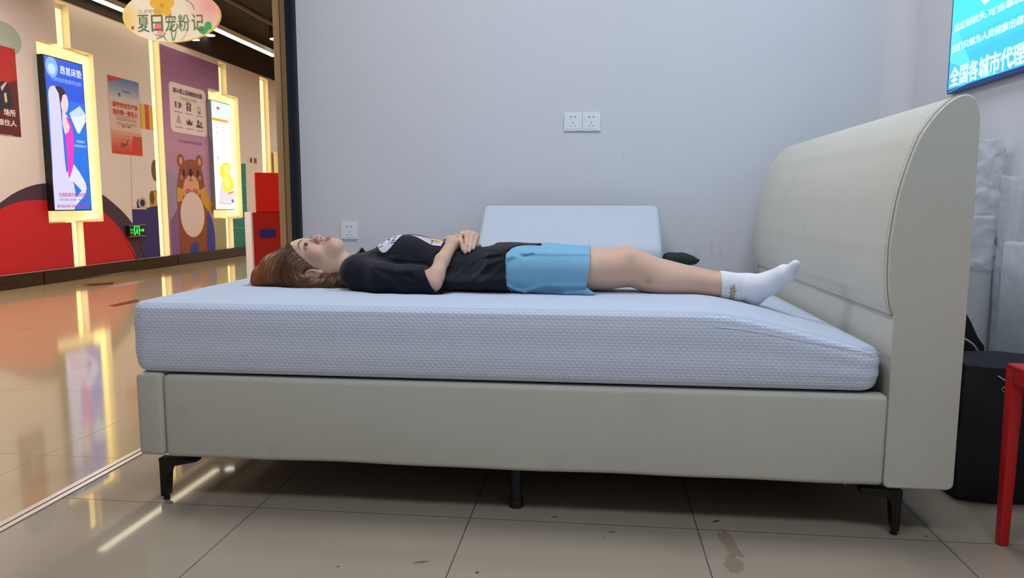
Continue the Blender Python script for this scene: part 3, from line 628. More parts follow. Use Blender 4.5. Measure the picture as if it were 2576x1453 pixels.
for P in ([(-3.4226,2.145),(-3.3841,2.1274),(-3.3357,2.1235),(-3.319,2.1507),(-3.315,2.1451),(-3.3286,2.1206),(-3.3016,2.0829),(-3.3088,2.0842),(-3.3362,2.1152),(-3.3919,2.0972),(-3.3947,2.1017),(-3.3542,2.1184),(-3.3964,2.125)], [(-3.277,2.1964),(-3.268,2.1962),(-3.256,2.0857),(-3.264,2.0831)], [(-3.256,2.0857),(-3.2325,2.1485),(-3.2254,2.1472),(-3.2482,2.0839)], [(-3.2217,2.2142),(-3.2102,2.2029),(-3.2147,2.1755),(-3.2369,2.1569),(-3.2396,2.1624),(-3.2223,2.1812)]):
    op(P, 84, 150, 104)
op([(-3.1972,2.0871),(-3.1668,2.1139),(-3.1437,2.1518),(-3.1396,2.1495),(-3.1621,2.1115),(-3.1914,2.0842)], 180, 186, 160)
op([(-3.1406,2.3785),(-3.1109,2.3739),(-3.0824,2.3469),(-3.0694,2.3084),(-3.0754,2.3086),(-3.0885,2.3444),(-3.1141,2.3685),(-3.1379,2.373)], 120, 140, 110)
op(smooth_path([(-3.0501,2.1604),(-3.0401,2.1809),(-3.0188,2.1859),(-2.9985,2.1744),(-2.9935,2.1535),(-2.9946,2.1918),(-2.9816,2.2133),(-2.9634,2.2183),(-2.9458,2.2124),(-2.9397,2.1904),(-2.9433,2.1659),(-2.9634,2.1582),(-2.9887,2.1314),(-3.0158,2.1277),(-3.0363,2.1381)], 3), 40, 168, 84)
amb.build('picture', t)
m_ = MB(); P = ext([(-3.5294,2.3225),(-3.3304,2.3202),(-3.3323,2.2885),(-3.5313,2.2918)]); m_.text('SUMMER', (P[0], YO[0]-.001, P[2]), (1, 0, 0), (0, 0, 1), P[1]-P[0], P[3]-P[2], sg(176, 166, 150)); m_.build('lettering', t)
m_ = MB()
for ch, P in (('夏', [(-3.5361,2.2831),(-3.4407,2.2805),(-3.4483,2.1528),(-3.5422,2.1552)]), ('日', [(-3.4237,2.28),(-3.3299,2.2774),(-3.3371,2.1522),(-3.4287,2.1545)]), ('宠', [(-3.3132,2.2824),(-3.221,2.2799),(-3.2282,2.1511),(-3.3158,2.1533)]), ('粉', [(-3.206,2.2795),(-3.113,2.2769),(-3.1197,2.1512),(-3.2099,2.1534)]), ('记', [(-3.095,2.2775),(-3.0024,2.2749),(-3.0027,2.151),(-3.1015,2.1535)])):
    q = ext(P); m_.text(ch, (q[0], YO[0]-.001, q[2]), (1, 0, 0), (0, 0, 1), q[1]-q[0], q[3]-q[2], sg(66, 104, 66), -.004)
m_.build('lettering', t)
for sx in (-.55, .55):
    m_ = MB(); m_.tube([(ox+rx*sx, 5.515, oz+rz*.80), (ox+rx*sx, 5.515, 3.56)], .003, gm, 6); m_.build('cord', t)
# ------------------------------------------------------------------ bed
YF, YR_ = 1.875, 3.42                     # near and far face of the bed
leather = mat('cream_leather', C(201, 200, 189), .5, var=.05, vscale=4, bump=.12, bscale=420, spec=.35)
_n = leather.node_tree; _b = _n.nodes['Principled BSDF']
_g = _n.nodes.new('ShaderNodeTexCoord'); _z = _n.nodes.new('ShaderNodeTexNoise'); _z.inputs['Scale'].default_value = 5; _z.inputs['Detail'].default_value = 5; _n.links.new(_g.outputs['Object'], _z.inputs['Vector'])
_r = _n.nodes.new('ShaderNodeMapRange'); _r.inputs[1].default_value = .62; _r.inputs[2].default_value = .78; _r.inputs[4].default_value = .22; _n.links.new(_z.outputs['Fac'], _r.inputs[0])
_x = _n.nodes.new('ShaderNodeMix'); _x.data_type = 'RGBA'; _o = _b.inputs['Base Color'].links[0].from_socket
_n.links.new(_r.outputs[0], _x.inputs['Factor']); _n.links.new(_o, _x.inputs['A']); _x.inputs['B'].default_value = (*C(150, 143, 130), 1); _n.links.new(_x.outputs['Result'], _b.inputs['Base Color'])
stitch = mat('pale_thread', C(214, 212, 204), .7); crease = mat('seam_cord', C(150, 147, 140), .8)
blackm = mat('black_metal', C(22, 20, 20), .4, .3)
bed = thing('bed', 'cream leather bed frame with a tall curved headboard on thin black legs', 'bed', (-.2, 2.65, 0))
def soft_slab(mb, x0, x1, y0, y1, z0, z1, mt, bev=.012, sag=0):
    b = bmesh.new(); bmesh.ops.create_cube(b, size=1)
    for q in b.verts: q.co = Vector(((x0+x1)/2+q.co.x*(x1-x0), (y0+y1)/2+q.co.y*(y1-y0), (z0+z1)/2+q.co.z*(z1-z0)))
    bmesh.ops.subdivide_edges(b, edges=[e for e in b.edges if abs((e.verts[0].co-e.verts[1].co).x) > .5*max(x1-x0, .01)], cuts=30, use_grid_fill=True) if x1-x0 > .5 else None
    eds = [e for e in b.edges if e.calc_face_angle(0) > .5]
    bmesh.ops.bevel(b, geom=eds, offset=bev, segments=4, profile=.5, affect='EDGES')
    rnd = random.Random(4)
    for q in b.verts:
        if sag and q.co.z < (z0+z1)/2: q.co.z += sag*(math.sin(q.co.x*7.3)*.5+math.sin(q.co.x*17+1)*.4)
        if sag: q.co.y += .0015*math.sin(q.co.x*9+q.co.z*14)
    return mb.bm(b, mt)
m_ = MB(); soft_slab(m_, -1.197, .728, YF, YF+.055, .135, .368, leather, .014, .0022); m_.build('side_rail', bed, True)
m_ = MB(); soft_slab(m_, -1.197, .728, YR_-.055, YR_, .135, .368, leather, .014, .0022); m_.build('side_rail', bed, True)
m_ = MB(); soft_slab(m_, -1.276, -1.1985, YF-.003, YR_, .137, .373, leather, .014); m_.build('footboard', bed, True)
m_ = MB(); m_.box(-1.19, .72, YF+.055, YR_-.055, .145, .362, mat('shade_board', C(34, 29, 28), .8), .004); m_.build('shade_base', bed)  # base made deep and dark to keep the floor beneath in shade
# headboard: curved side profile carried across the bed
prof = [(.722, .569), (.712, .600), (.7045, .661), (.7035, .71), (.7045, .758), (.719, .873), (.751, .985), (.776, 1.032), (.800, 1.063), (.829, 1.088), (.855, 1.0965), (.873, 1.088), (.884, 1.067), (.890, 1.039)]
sp = smooth_path(prof, 5)
low = [(.890, .569), (.887, .146), (.882, .137), (.872, .133), (.733, .133), (.724, .138), (.722, .148), (.722, .569)]
def loft(mb, loop, ys_, mt, inset=None, cap=True):
    vs = []; fs = []; n = len(loop)
    for k, (y, s) in enumerate(ys_):
        for (x, z) in loop: vs.append((x, y, z) if not s else s(x, y, z))
    for k in range(len(ys_)-1):
        for i in range(n): fs.append((k*n+i, k*n+(i+1) % n, (k+1)*n+(i+1) % n, (k+1)*n+i))
    if cap: fs.append(tuple(range(n))); fs.append(tuple((len(ys_)-1)*n+i for i in range(n))[::-1])
    return mb.add(vs, fs, mt)
cx_h = .80
def shrink(d):
    def f(x, y, z):
        dx = x-.79; dz = z-.83; r = math.hypot(dx, dz*.45)+1e-6
        return (x-d*dx/r, y, z-d*dz*.45/r)
    return f
padloop = sp+[(.888, .80), (.887, .569)]
ysn = [(YF+.0035, shrink(.006)), (YF+.0050, shrink(.0018)), (YF+.009, shrink(.0)), (YF+.022, shrink(-.0005))]
mid = [(y, (lambda x, yy, z, b=b: (x-(b if x < .74 else b*.4)*(1 if z > .60 else .3), yy, z))) for y, b in ((YF+.08, .003), (YF+.3, .006), (2.65, .008), (YR_-.3, .006), (YR_-.08, .003))]
yend = [(YR_-.022, shrink(-.0005)), (YR_-.010, shrink(0)), (YR_-.0035, shrink(.004)), (YR_, shrink(.011))]
m_ = MB(); loft(m_, padloop, ysn+mid+yend, leather); hb = m_.build('headboard_pad', bed, True, 60)
m_ = MB(); loft(m_, [(.728, .566), (.728, .15), (.885, .15), (.885, .566)], [(YF+.008, None), (YR_-.008, None)], leather); m_.build('headboard_panel', bed)
# near and far side panels of the headboard, sewn to the pad
side = [(x+.0008, z) for x, z in sp[:-8]]+[(x, z-.001) for x, z in sp[-8:]]+low[:-1]
for y0, y1 in ((YF-.006, YF+.0295), (YR_-.0295, YR_+.006)):
    m_ = MB()
    near = y0 < 2.5
    ya, yb = (y0, y1) if near else (y1, y0)
    sgn = 1 if near else -1
    loft(m_, side, [(ya, shrink(.0045)), (ya+sgn*.0012, shrink(.0018)), (ya+sgn*.0035, shrink(.0004)), (ya+sgn*.0075, shrink(.0004)), (ya+sgn*.0090, shrink(.003))], leather)
    m_.build('headboard_side', bed, True, 60)
for y, sg_ in ((YF+.0005, 1),):
    m_ = MB(); m_.tube([(x-.0005, YF+.0034, z+.0005) for x, z in sp], .0010, crease, 6); m_.build('seam', bed)
    m_ = MB(); pth = smooth_path(prof[:-2], 40)
    d_ = 0; last = None
    for i in range(1, len(pth)):
        a_, b_ = pth[i-1], pth[i]; d_ += math.hypot(b_[0]-a_[0], b_[1]-a_[1])
        if d_ > .0068:
            d_ = 0; t_ = Vector((b_[0]-a_[0], 0, b_[1]-a_[1])).normalized(); n_ = Vector((-t_.z, 0, t_.x))
            if n_.x > 0 and b_[1] < 1.0: n_ = -n_
            if n_.z < 0 and b_[1] >= 1.0: n_ = -n_
            c_ = Vector((b_[0], YF+.0205, b_[1]))+n_*.0012
            m_.tube([c_-t_*.0020, c_+t_*.0020], .0010, stitch, 5)
    m_.build('stitching', bed)
m_ = MB(); m_.tube([(.7205, YF+.01, .5685), (.7205, YR_-.01, .5685)], .0013, crease, 6); m_.build('seam', bed)
# legs
LP = [(-1.2292,1.903,0.1243),(-1.115,1.903,0.1232),(-1.1153,1.903,0.1173),(-1.1809,1.903,0.1028),(-1.1971,1.903,0.0939),(-1.2027,1.903,0.0795),(-1.2094,1.903,0.0034),(-1.2277,1.903,0.0026),(-1.2276,1.903,0.1091)]
RP = [(0.7777,1.903,0.1211),(0.775,1.903,0.0022),(0.7586,1.903,0.0013),(0.7509,1.903,0.085),(0.7443,1.903,0.0995),(0.6758,1.903,0.1089),(0.675,1.903,0.1237)]
for (P, flip) in ((LP, 0), (RP, 0)):
    for y in (1.888, YR_-.045):
        m_ = MB(); Q = [(p[0], max(p[2], .0)+(.0 if p[2] > .02 else .0)) for p in P]
        zmin = min(q[1] for q in Q); Q = [(q[0], .012 if q[1] < zmin+.004 else min(q[1], .136)) for q in Q]
        m_.prism(Q, (0, y+.03, 0), (1, 0, 0), (0, 0, 1), .03, blackm, .002); lg = m_.build('leg', bed)
        xb = sorted(q[0] for q in Q if q[1] < .02); m_ = MB(); m_.cyl(((xb[0]+xb[-1])/2, y+.015, 0), (0, 0, 1), .009, .013, black, 14); m_.build('foot_pad', bed)
SLX = [(-0.2321,1.966,0.0939),(-0.1985,1.966,0.003)]
sx_ = (SLX[0][0]+SLX[1][0])/2
for y in (1.966, 2.65):
    m_ = MB(); m_.cyl((sx_, y, .012), (0, 0, 1), .0165, .30, mat('dark_tube', C(44, 44, 56), .4, .4), 20); m_.build('support_leg', bed, True)
    m_ = MB(); m_.cyl((sx_, y, 0), (0, 0, 1), .021, .024, black, 20, .019); m_.build('foot_pad', bed, True)

# ------------------------------------------------------------------ mattress
MX0, MX1, MY0, MY1, MZ0, MZ1 = -1.29, .71, 1.875, 3.375, .3745, .571
_tp = [(0.2004,1.875,0.5744),(0.2917,1.875,0.573),(0.36,1.875,0.5641),(0.4282,1.875,0.5473),(0.5179,1.875,0.527),(0.6071,1.875,0.5039),(0.6955,1.875,0.482)]
_tx = np.array([-1.3, -.1]+[p[0] for p in _tp]); _tz = np.array([.571, .571]+[min(p[2], .571) for p in _tp])
_dx = np.linspace(-1.32, .75, 400); _dz = np.interp(_dx, _tx, _tz); _dz = np.convolve(np.pad(_dz, 12, 'edge'), np.ones(25)/25, 'valid')
def mtop(x): return np.interp(x, _dx, _dz)
RC, RF = .055, .024
def rr_sd(x, y):
    """inside distance to the rounded outline"""
    qx = np.abs(x-(MX0+MX1)/2)-((MX1-MX0)/2-RC); qy = np.abs(y-(MY0+MY1)/2)-((MY1-MY0)/2-RC)
    return RC-(np.hypot(np.maximum(qx, 0), np.maximum(qy, 0))+np.minimum(np.maximum(qx, qy), 0))
white_knit = mat('white_knit', C(187, 197, 214), .85, var=.02, vscale=30, bump=.10, bscale=900, spec=.2)
honey = mat('white_quilted_border', C(218, 227, 247), .85, var=.02, vscale=20, spec=.2)
def honeycomb(m, a, b, dist):
    nt = m.node_tree; n = nt.nodes; L = nt.links
    g = n.new('ShaderNodeNewGeometry'); s_ = n.new('ShaderNodeSeparateXYZ'); L.new(g.outputs['Position'], s_.inputs[0])
    u = math_node(nt, 'DIVIDE', math_node(nt, 'ADD', s_.outputs[0], s_.outputs[1]), a); v = math_node(nt, 'DIVIDE', s_.outputs[2], b)
    def cell(off):
        du = math_node(nt, 'SUBTRACT', math_node(nt, 'FRACT', math_node(nt, 'ADD', u, 50+off)), .5)
        dv = math_node(nt, 'SUBTRACT', math_node(nt, 'FRACT', math_node(nt, 'ADD', v, 50+off)), .5)
        return math_node(nt, 'SUBTRACT', 1, math_node(nt, 'ADD', math_node(nt, 'MULTIPLY', math_node(nt, 'MULTIPLY', du, du), 3.0), math_node(nt, 'MULTIPLY', math_node(nt, 'MULTIPLY', dv, dv), 9.0)))
    h = math_node(nt, 'MAXIMUM', cell(0), cell(.5))
    h = math_node(nt, 'POWER', math_node(nt, 'MAXIMUM', math_node(nt, 'DIVIDE', math_node(nt, 'SUBTRACT', h, .1), .9), .001), .85)
    bp = n.new('ShaderNodeBump'); bp.inputs['Strength'].default_value = .78; bp.inputs['Distance'].default_value = dist
    L.new(h, bp.inputs['Height']); L.new(bp.outputs['Normal'], n['Principled BSDF'].inputs['Normal'])
honeycomb(honey, .0146, .0166, .0016)
mattress = thing('mattress', 'thick white mattress with a honeycomb border that slopes down at the headboard', 'mattress', (-.29, 2.625, MZ0))
DENT = None
def build_mattress(dent):
    """dent(x, y) -> highest z allowed for the top where a body presses on it"""
    gx = np.linspace(MX0, MX1, 300); gy = np.linspace(MY0, MY1, 210)
    def ease(g, a, b):          # denser towards the rims
        t = (g-a)/(b-a); return a+(b-a)*(t-.045*np.sin(2*np.pi*t)/1.0)
    X, Y = np.meshgrid(ease(gx, MX0+.006, MX1-.006), ease(gy, MY0+.006, MY1-.006), indexing='ij')
    # pull the corner vertices inside the rounded outline
    cxm, cym = (MX0+MX1)/2, (MY0+MY1)/2
    for _ in range(3):
        d = rr_sd(X, Y); bad = d < .0058
        qx = np.abs(X-cxm)-((MX1-MX0)/2-RC); qy = np.abs(Y-cym)-((MY1-MY0)/2-RC)
        both = bad & (qx > 0) & (qy > 0); r = np.hypot(np.maximum(qx, 1e-9), np.maximum(qy, 1e-9)); k = (RC-.0058)/np.maximum(r, 1e-9)
        X = np.where(both, cxm+np.sign(X-cxm)*((MX1-MX0)/2-RC+qx*k), X); Y = np.where(both, cym+np.sign(Y-cym)*((MY1-MY0)/2-RC+qy*k), Y)
    d = rr_sd(X, Y); Z = mtop(X)-(RF-np.sqrt(np.maximum(RF**2-np.maximum(RF-d, 0)**2, 0)))
    if dent is not None: Z = np.minimum(Z, dent(X, Y))
    n0, n1 = X.shape; vs = np.stack([X, Y, Z], -1).reshape(-1, 3)
    idx = np.arange(n0*n1).reshape(n0, n1)
    fs = np.stack([idx[:-1, :-1], idx[1:, :-1], idx[1:, 1:], idx[:-1, 1:]], -1).reshape(-1, 4)
    m_ = MB(); m_.add(vs, fs.tolist(), white_knit); m_.build('top_cover', mattress, True, 180)
    # border band
    per = rrect(MX0, MX1, MY0, MY1, RC, 8); P = []
    for i in range(len(per)):
        a, b = np.array(per[i]), np.array(per[(i+1) % len(per)]); n = max(1, int(np.hypot(*(b-a))/.03)); P += [a+(b-a)*k/n for k in range(n)]
    P = np.array(P); T = np.roll(P, -1, 0)-np.roll(P, 1, 0); N = np.stack([T[:, 1], -T[:, 0]], 1); N /= np.linalg.norm(N, axis=1)[:, None]
    prof_ = []
    for t in np.linspace(50, 0, 8): prof_.append((RF-RF*math.cos(math.radians(t)), 0, RF-RF*math.sin(math.radians(t))))
    vs = []; n = len(P); rows = []
    zt = mtop(P[:, 0])
    for ins, _, dz in prof_: rows.append((P-N*ins, zt-dz))
    for k in range(1, 14):
        t = k/14; bul = .004*math.sin(math.pi*t)+.0015*math.sin(3*math.pi*t)
        rows.append((P+N*bul, (zt-RF)*(1-t)+(MZ0+.03)*t))
    for t in np.linspace(0, 90, 7): rows.append((P-N*(.026*(1-math.cos(math.radians(t)))), np.full(n, MZ0+.03-.03*math.sin(math.radians(t)))))
    vs = np.concatenate([np.concatenate([p, z[:, None]], 1) for p, z in rows]); fs = []
    for k in range(len(rows)-1):
        for i in range(n): fs.append((k*n+i, (k+1)*n+i, (k+1)*n+(i+1) % n, k*n+(i+1) % n))
    fs.append(tuple((len(rows)-1)*n+i for i in range(n))[::-1])
    m_ = MB(); m_.add(vs, fs, honey); m_.build('quilted_border', mattress, True, 180)
    sm = [(0.2972,1.871,0.5343),(0.3479,1.871,0.5302),(0.3964,1.871,0.5242),(0.4448,1.871,0.5161),(0.493,1.871,0.5071),(0.5695,1.871,0.4958),(0.6358,1.871,0.4874),(0.6877,1.871,0.4787),(0.697,1.873,0.4755)]
    m_ = MB(); m_.tube(smooth_path(sm, 5), .0008, mat('seam_thread', C(214, 220, 236), .8), 6); m_.build('seam', mattress, True)

# ------------------------------------------------------------------ things on and around the bed
# contour pillow leaning on the back wall
pw = mat('pillow_knit', C(196, 203, 216), .85, var=.02, vscale=60, bump=.5, bscale=230, spec=.2)
def pillow():
    t = thing('pillow', 'big white contoured foam pillow standing upright against the back wall', 'pillow', (-.125, 3.36, .571))
    # side outline in (y, z): thick lobe at the foot, thin waist, rounded top
    front = [(3.262, .585), (3.250, .612), (3.252, .640), (3.268, .662), (3.300, .690), (3.350, .735), (3.405, .780), (3.440, .808), (3.462, .826)]
    back = [(3.484, .832), (3.505, .822), (3.508, .806), (3.480, .770), (3.430, .712), (3.385, .640), (3.365, .595), (3.335, .573), (3.285, .572)]
    loop = smooth_path(front+back+[front[0]], 5)[:-1]
    cy, cz = 3.37, .69; vs = []; fs = []
    xs = []; R = .028
    for t_ in np.linspace(0, 90, 7): xs.append((R*(1-math.sin(math.radians(t_))), R*(1-math.cos(math.radians(t_)))))
    secs = [(0+a, 1-(.02-.0)*0, b) for a, b in [(R-R*math.sin(math.radians(q)), R*(1-math.sin(math.radians(90-q)))) for q in (0, 15, 30, 45, 60, 75, 90)]]
    secs = sorted([(R*(1-math.cos(math.radians(q))), R*(1-math.sin(math.radians(q)))) for q in (0, 15, 30, 45, 60, 75, 90)])
    X0, X1 = -.535, .285; L = [(X0+a, b) for a, b in secs]+[(x_, 0) for x_ in np.linspace(X0+.06, X1-.06, 24)]+[(X1-a, b) for a, b in reversed(secs)]
    n = len(loop)
    A = np.array(loop); T = np.roll(A, -1, 0)-np.roll(A, 1, 0); N = np.stack([T[:, 1], -T[:, 0]], 1); N /= np.linalg.norm(N, axis=1)[:, None]
    area_ = .5*np.sum(A[:, 0]*np.roll(A[:, 1], -1)-np.roll(A[:, 0], -1)*A[:, 1])
    if area_ < 0: N = -N
    for x_, ins in L:
        Q = A-N*ins
        for (y_, z_) in Q: vs.append((x_, y_, max(z_, .572)))
    for k in range(len(L)-1):
        for i in range(n): fs.append((k*n+i, k*n+(i+1) % n, (k+1)*n+(i+1) % n, (k+1)*n+i))
    fs.append(tuple(range(n))[::-1]); fs.append(tuple((len(L)-1)*n+i for i in range(n)))
    m_ = MB(); m_.add(vs, fs, pw); m_.build('foam_body', t, True, 180)
    b = bmesh.new()
pillow()
# dark green pouch behind the pillow's right end
dg = mat('dark_green_cloth', C(20, 40, 38), .8, var=.2, vscale=30, bump=.3)
m_ = MB(); b = bmesh.new(); bmesh.ops.create_uvsphere(b, u_segments=40, v_segments=20, radius=1)
for q in b.verts:
    x, y, z = q.co; q.co = Vector((math.copysign(abs(x)**(.75 if x > 0 else .35), x), math.copysign(abs(y)**.8, y), math.copysign(abs(z)**.7, z)))
    q.co = Vector((.371+q.co.x*.080, 3.315+q.co.y*.05, .5985+q.co.z*.027-.020*max(0, q.co.x)**1.5*(1 if q.co.z > 0 else 0)+.002*math.sin(9*q.co.x+5*q.co.y)))
m_.bm(b, dg); tag(m_.build('pouch', smooth=True), 'dark green cloth pouch on the mattress beside the white pillow', 'pouch')

# wall sockets
plate_m = mat('socket_white', C(232, 234, 240), .35, var=.01); hole_m = mat('socket_hole', C(30, 30, 34), .6)
def socket(x, z, label, s=.086):
    t = thing('wall_socket', label, 'wall socket', (x, 3.592, z-s/2), 'white wall sockets')
    m_ = MB(); m_.prism(rrect(x-s/2, x+s/2, z-s/2, z+s/2, .004), (0, 3.5995, 0), (1, 0, 0), (0, 0, 1), .008, plate_m, .0015); m_.build('plate', t)
    m_ = MB(); m_.prism(rrect(x-s*.39, x+s*.39, z-s*.40, z+s*.40, .003), (0, 3.5922, 0), (1, 0, 0), (0, 0, 1), .0022, plate_m, .001); m_.build('insert', t)
    for dx, dz, w, h, a in ((-.0105, .022, .0065, .0042, 0), (.0105, .022, .0065, .0042, 0), (0, -.006, .0022, .008, 0), (-.0095, -.021, .0022, .008, .5), (.0095, -.021, .0022, .008, -.5)):
        P = [(x+dx+u*math.cos(a)-v*math.sin(a), z+dz+u*math.sin(a)+v*math.cos(a)) for u, v in ((-w/2, -h/2), (w/2, -h/2), (w/2, h/2), (-w/2, h/2))]
        m_ = MB(); m_.prism(P, (0, 3.5902, 0), (1, 0, 0), (0, 0, 1), .0004, hole_m); m_.build('slot', t)
for P, lab in (([(-0.165,1.2746),(-0.0767,1.1858)], 'left one of the twin white wall sockets high on the back wall'), ([(-0.0777,1.2735),(0.0103,1.1849)], 'right one of the twin white wall sockets high on the back wall'), ([(-1.2861,0.7509),(-1.1952,0.6613)], 'single white wall socket low on the back wall above the woman')):
    socket((P[0][0]+P[1][0])/2, (P[0][1]+P[1][1])/2, lab)

# big cyan screen on the right wall
SX = 1.35
e = ext([(3.1152,1.6211),(2.6409,1.6316),(2.5871,1.252),(3.1189,1.2688)])
Y1s, Z0s = [(3.1189,1.2688)][0]; Y0s, Z1s = .9, 2.25
t = thing('wall_screen', 'large cyan lit screen with white characters on the right wall', 'screen', (SX, (Y0s+Y1s)/2, Z0s))
mb = MB(); mb.box(SX+.0005, 1.376, Y0s-.01, Y1s, Z0s-.004, Z1s, mat('screen_frame', C(16, 70, 150), .3, .2), .002); mb.build('frame', t)
scm = glow(56, 206, 246, 1.0)
kk = [0]
mb = MB()
def sp_(pts, *c):
    kk[0] += 1; mb.prism([tuple(p) for p in pts], (SX-.0001*kk[0], 0, 0), (0, -1, 0), (0, 0, 1), 0, glow(*c, 1.0))
def neg(P): return [(-p[0], p[1]) for p in P]
def band_(z0, z1, *c): sp_([(-Y1s+.012, z0), (-Y0s, z0), (-Y0s, z1), (-Y1s+.012, z1)], *c)
zz = np.linspace(Z0s+.012, 1.75, 9)
band_(1.75, Z1s, 120, 150, 236)
for k in range(8):
    f_ = min(1, k/4); band_(zz[k], zz[k+1], int(62+10*f_), int(196+38*f_), int(252-1*f_))
for P, c in (([(3.1227,1.3854),(3.0156,1.3529),(2.9359,1.3538),(2.9852,1.4039),(3.0462,1.4864),(3.1049,1.5022),(3.1123,1.4345)], (96, 234, 250)), ([(2.8819,1.2968),(2.8437,1.3051),(2.7344,1.2581),(2.8366,1.2562)], (92, 222, 252)), ([(3.119,1.32),(3.1065,1.3153),(2.996,1.256),(3.0465,1.2594),(3.1144,1.2692)], (60, 178, 250))):
    Q = [(max(-Y1s+.013, p[0]), max(Z0s+.013, p[1])) for p in neg(P)]
    sp_(Q, *c)
for k in range(7):
    P = [(3.1129,1.319),(2.996,1.256)]; z_ = P[0][1]+.012-.010*k; zl = max(Z0s+.014, z_-.03); sp_([(-Y1s+.013, z_), (-Y1s+.013+.05+.02*k, zl), (-Y1s+.013+.05+.02*k, zl-.0012), (-Y1s+.013, z_-.002)], 110, 222, 255)
# heart tip at the upper frame edge
sp_(neg(smooth_path([(2.9007,1.5647),(2.8787,1.548),(2.8668,1.5393),(2.8489,1.5414),(2.8307,1.5463),(2.8224,1.5536),(2.8625,1.5691),(2.9074,1.5762)], 3)), 226, 250, 252)
mb.build('picture', t)
wt = glow(222, 252, 250, 1.0)
for body, P, off in (('选定制枕头,', [(3.0857,1.5268),(2.8423,1.5121),(2.8387,1.4865),(3.0807,1.4928)], .03), ('可当靠枕', [(2.8328,1.5217),(2.6198,1.5051),(2.6161,1.4789),(2.8293,1.4969)], .03), ('我们只想为人类健康出绵薄', [(3.0892,1.4457),(2.5659,1.4411),(2.5626,1.4177),(3.0841,1.4116)], .03), ('全国各城市代理', [(3.0899,1.3608),(2.5885,1.3539),(2.5789,1.286),(3.0793,1.2882)], .035)):
    ya = -P[0][0]; yb = -P[1][0]; z0_ = (P[3][1]+P[2][1])/2; z1_ = (P[0][1]+P[1][1])/2
    m_ = MB(); m_.text(body, (SX-.0001*(kk[0]+4), -ya, z0_), (0, -1, 0), (0, 0, 1), yb-ya, z1_-z0_, wt, off); m_.build('lettering', t)

# red stool
rs = mat('stool_red', C(206, 24, 30), .38, var=.05, vscale=6)
t = thing('stool', 'red plastic stool at the right edge of the frame', 'stool', (1.15, 1.735, 0))
X0, X1, Y0, Y1, ZS = .996, 1.30, 1.585, 1.888, .457
m_ = MB(); m_.box(X0, X1, Y0, Y1, ZS-.012, ZS, rs, .006); m_.build('seat', t, True)
m_ = MB()
for a in ((X0, X1, Y0, Y0+.012), (X0, X1, Y1-.012, Y1), (X0, X0+.012, Y0, Y1), (X1-.012, X1, Y0, Y1)): m_.box(a[0]+.001, a[1]-.001, a[2]+.001, a[3]-.001, ZS-.045, ZS-.006, rs, .003)
m_.build('apron', t)
for x, dx in ((X0+.015, 1), (X1-.015, -1)):
    for y in (Y0+.015, Y1-.015):
        m_ = MB(); b = bmesh.new(); bmesh.ops.create_cube(b, size=1)
        for q in b.verts:
            top = q.co.z > 0; w = .032 if top else .024
            q.co = Vector((x+q.co.x*w, y+q.co.y*w, ZS-.01 if top else 0))
        bmesh.ops.bevel(b, geom=[e_ for e_ in b.edges], offset=.005, segments=2, profile=.5, affect='EDGES'); m_.bm(b, rs); m_.build('leg', t, True)

# plastic-wrapped panels behind the headboard
panel_m = mat('grey_panel_fabric', C(226, 229, 232), .8, var=.05, vscale=8)
plas = mat('clear_plastic', C(230, 232, 240), .14, var=.02, alpha=.34, bump=1.0, bscale=60, spec=1.0)
def crumple(mb, x0, x1, y0, y1, z0, z1, amp, mt, seed, n=(26, 14, 40), top=True):
    """a loose bag of film around a box: noisy shell"""
    from mathutils import noise
    b = bmesh.new(); bmesh.ops.create_cube(b, size=1)
    bmesh.ops.subdivide_edges(b, edges=b.edges[:], cuts=54, use_grid_fill=True)
    for q in b.verts:
        p = Vector(((x0+x1)/2+q.co.x*(x1-x0), (y0+y1)/2+q.co.y*(y1-y0), (z0+z1)/2+q.co.z*(z1-z0)))
        v = noise.noise_vector(p*9+Vector((seed, 0, 0)))*.55+noise.noise_vector(p*22+Vector((0, seed, 0)))*.4+noise.noise_vector(p*55+Vector((0, 0, seed)))*.22
        rid = abs(noise.noise(p*14+Vector((seed, seed, 0))))+.6*abs(noise.noise(p*31+Vector((0, seed, seed))))
        if p.z > z1-.03: p.z += .05*noise.noise(Vector((p.x*12, p.y*12, seed)))-.03*abs(q.co.x)
        q.co = p+v*amp+(p-Vector(((x0+x1)/2, (y0+y1)/2, p.z))).normalized()*amp*(.5-rid)*1.2
    return mb.bm(b, mt)
t = thing('wrapped_panel', 'pale upholstered panel in crumpled clear plastic, right behind the headboard', 'wrapped panel', (1.12, 2.66, 0), 'plastic-wrapped panels')
m_ = MB(); m_.box(.93, 1.350, 2.68, 2.76, 0, .80, panel_m, .012); m_.build('panel', t, True)
m_ = MB(); crumple(m_, .918, 1.345, 2.66, 2.78, .62, 1.06, .024, plas, 3.1); m_.build('plastic_film', t, True, 180)
t = thing('wrapped_panel', 'pale panel in clear plastic against the right wall above the black bag', 'wrapped panel', (1.345, 2.34, 0), 'plastic-wrapped panels')
m_ = MB(); m_.box(1.318, 1.358, 2.02, 2.575, 0, .72, panel_m, .012); m_.build('panel', t, True)
m_ = MB(); crumple(m_, 1.306, 1.362, 2.005, 2.585, .24, .93, .007, plas, 7.7); m_.build('plastic_film', t, True, 180)

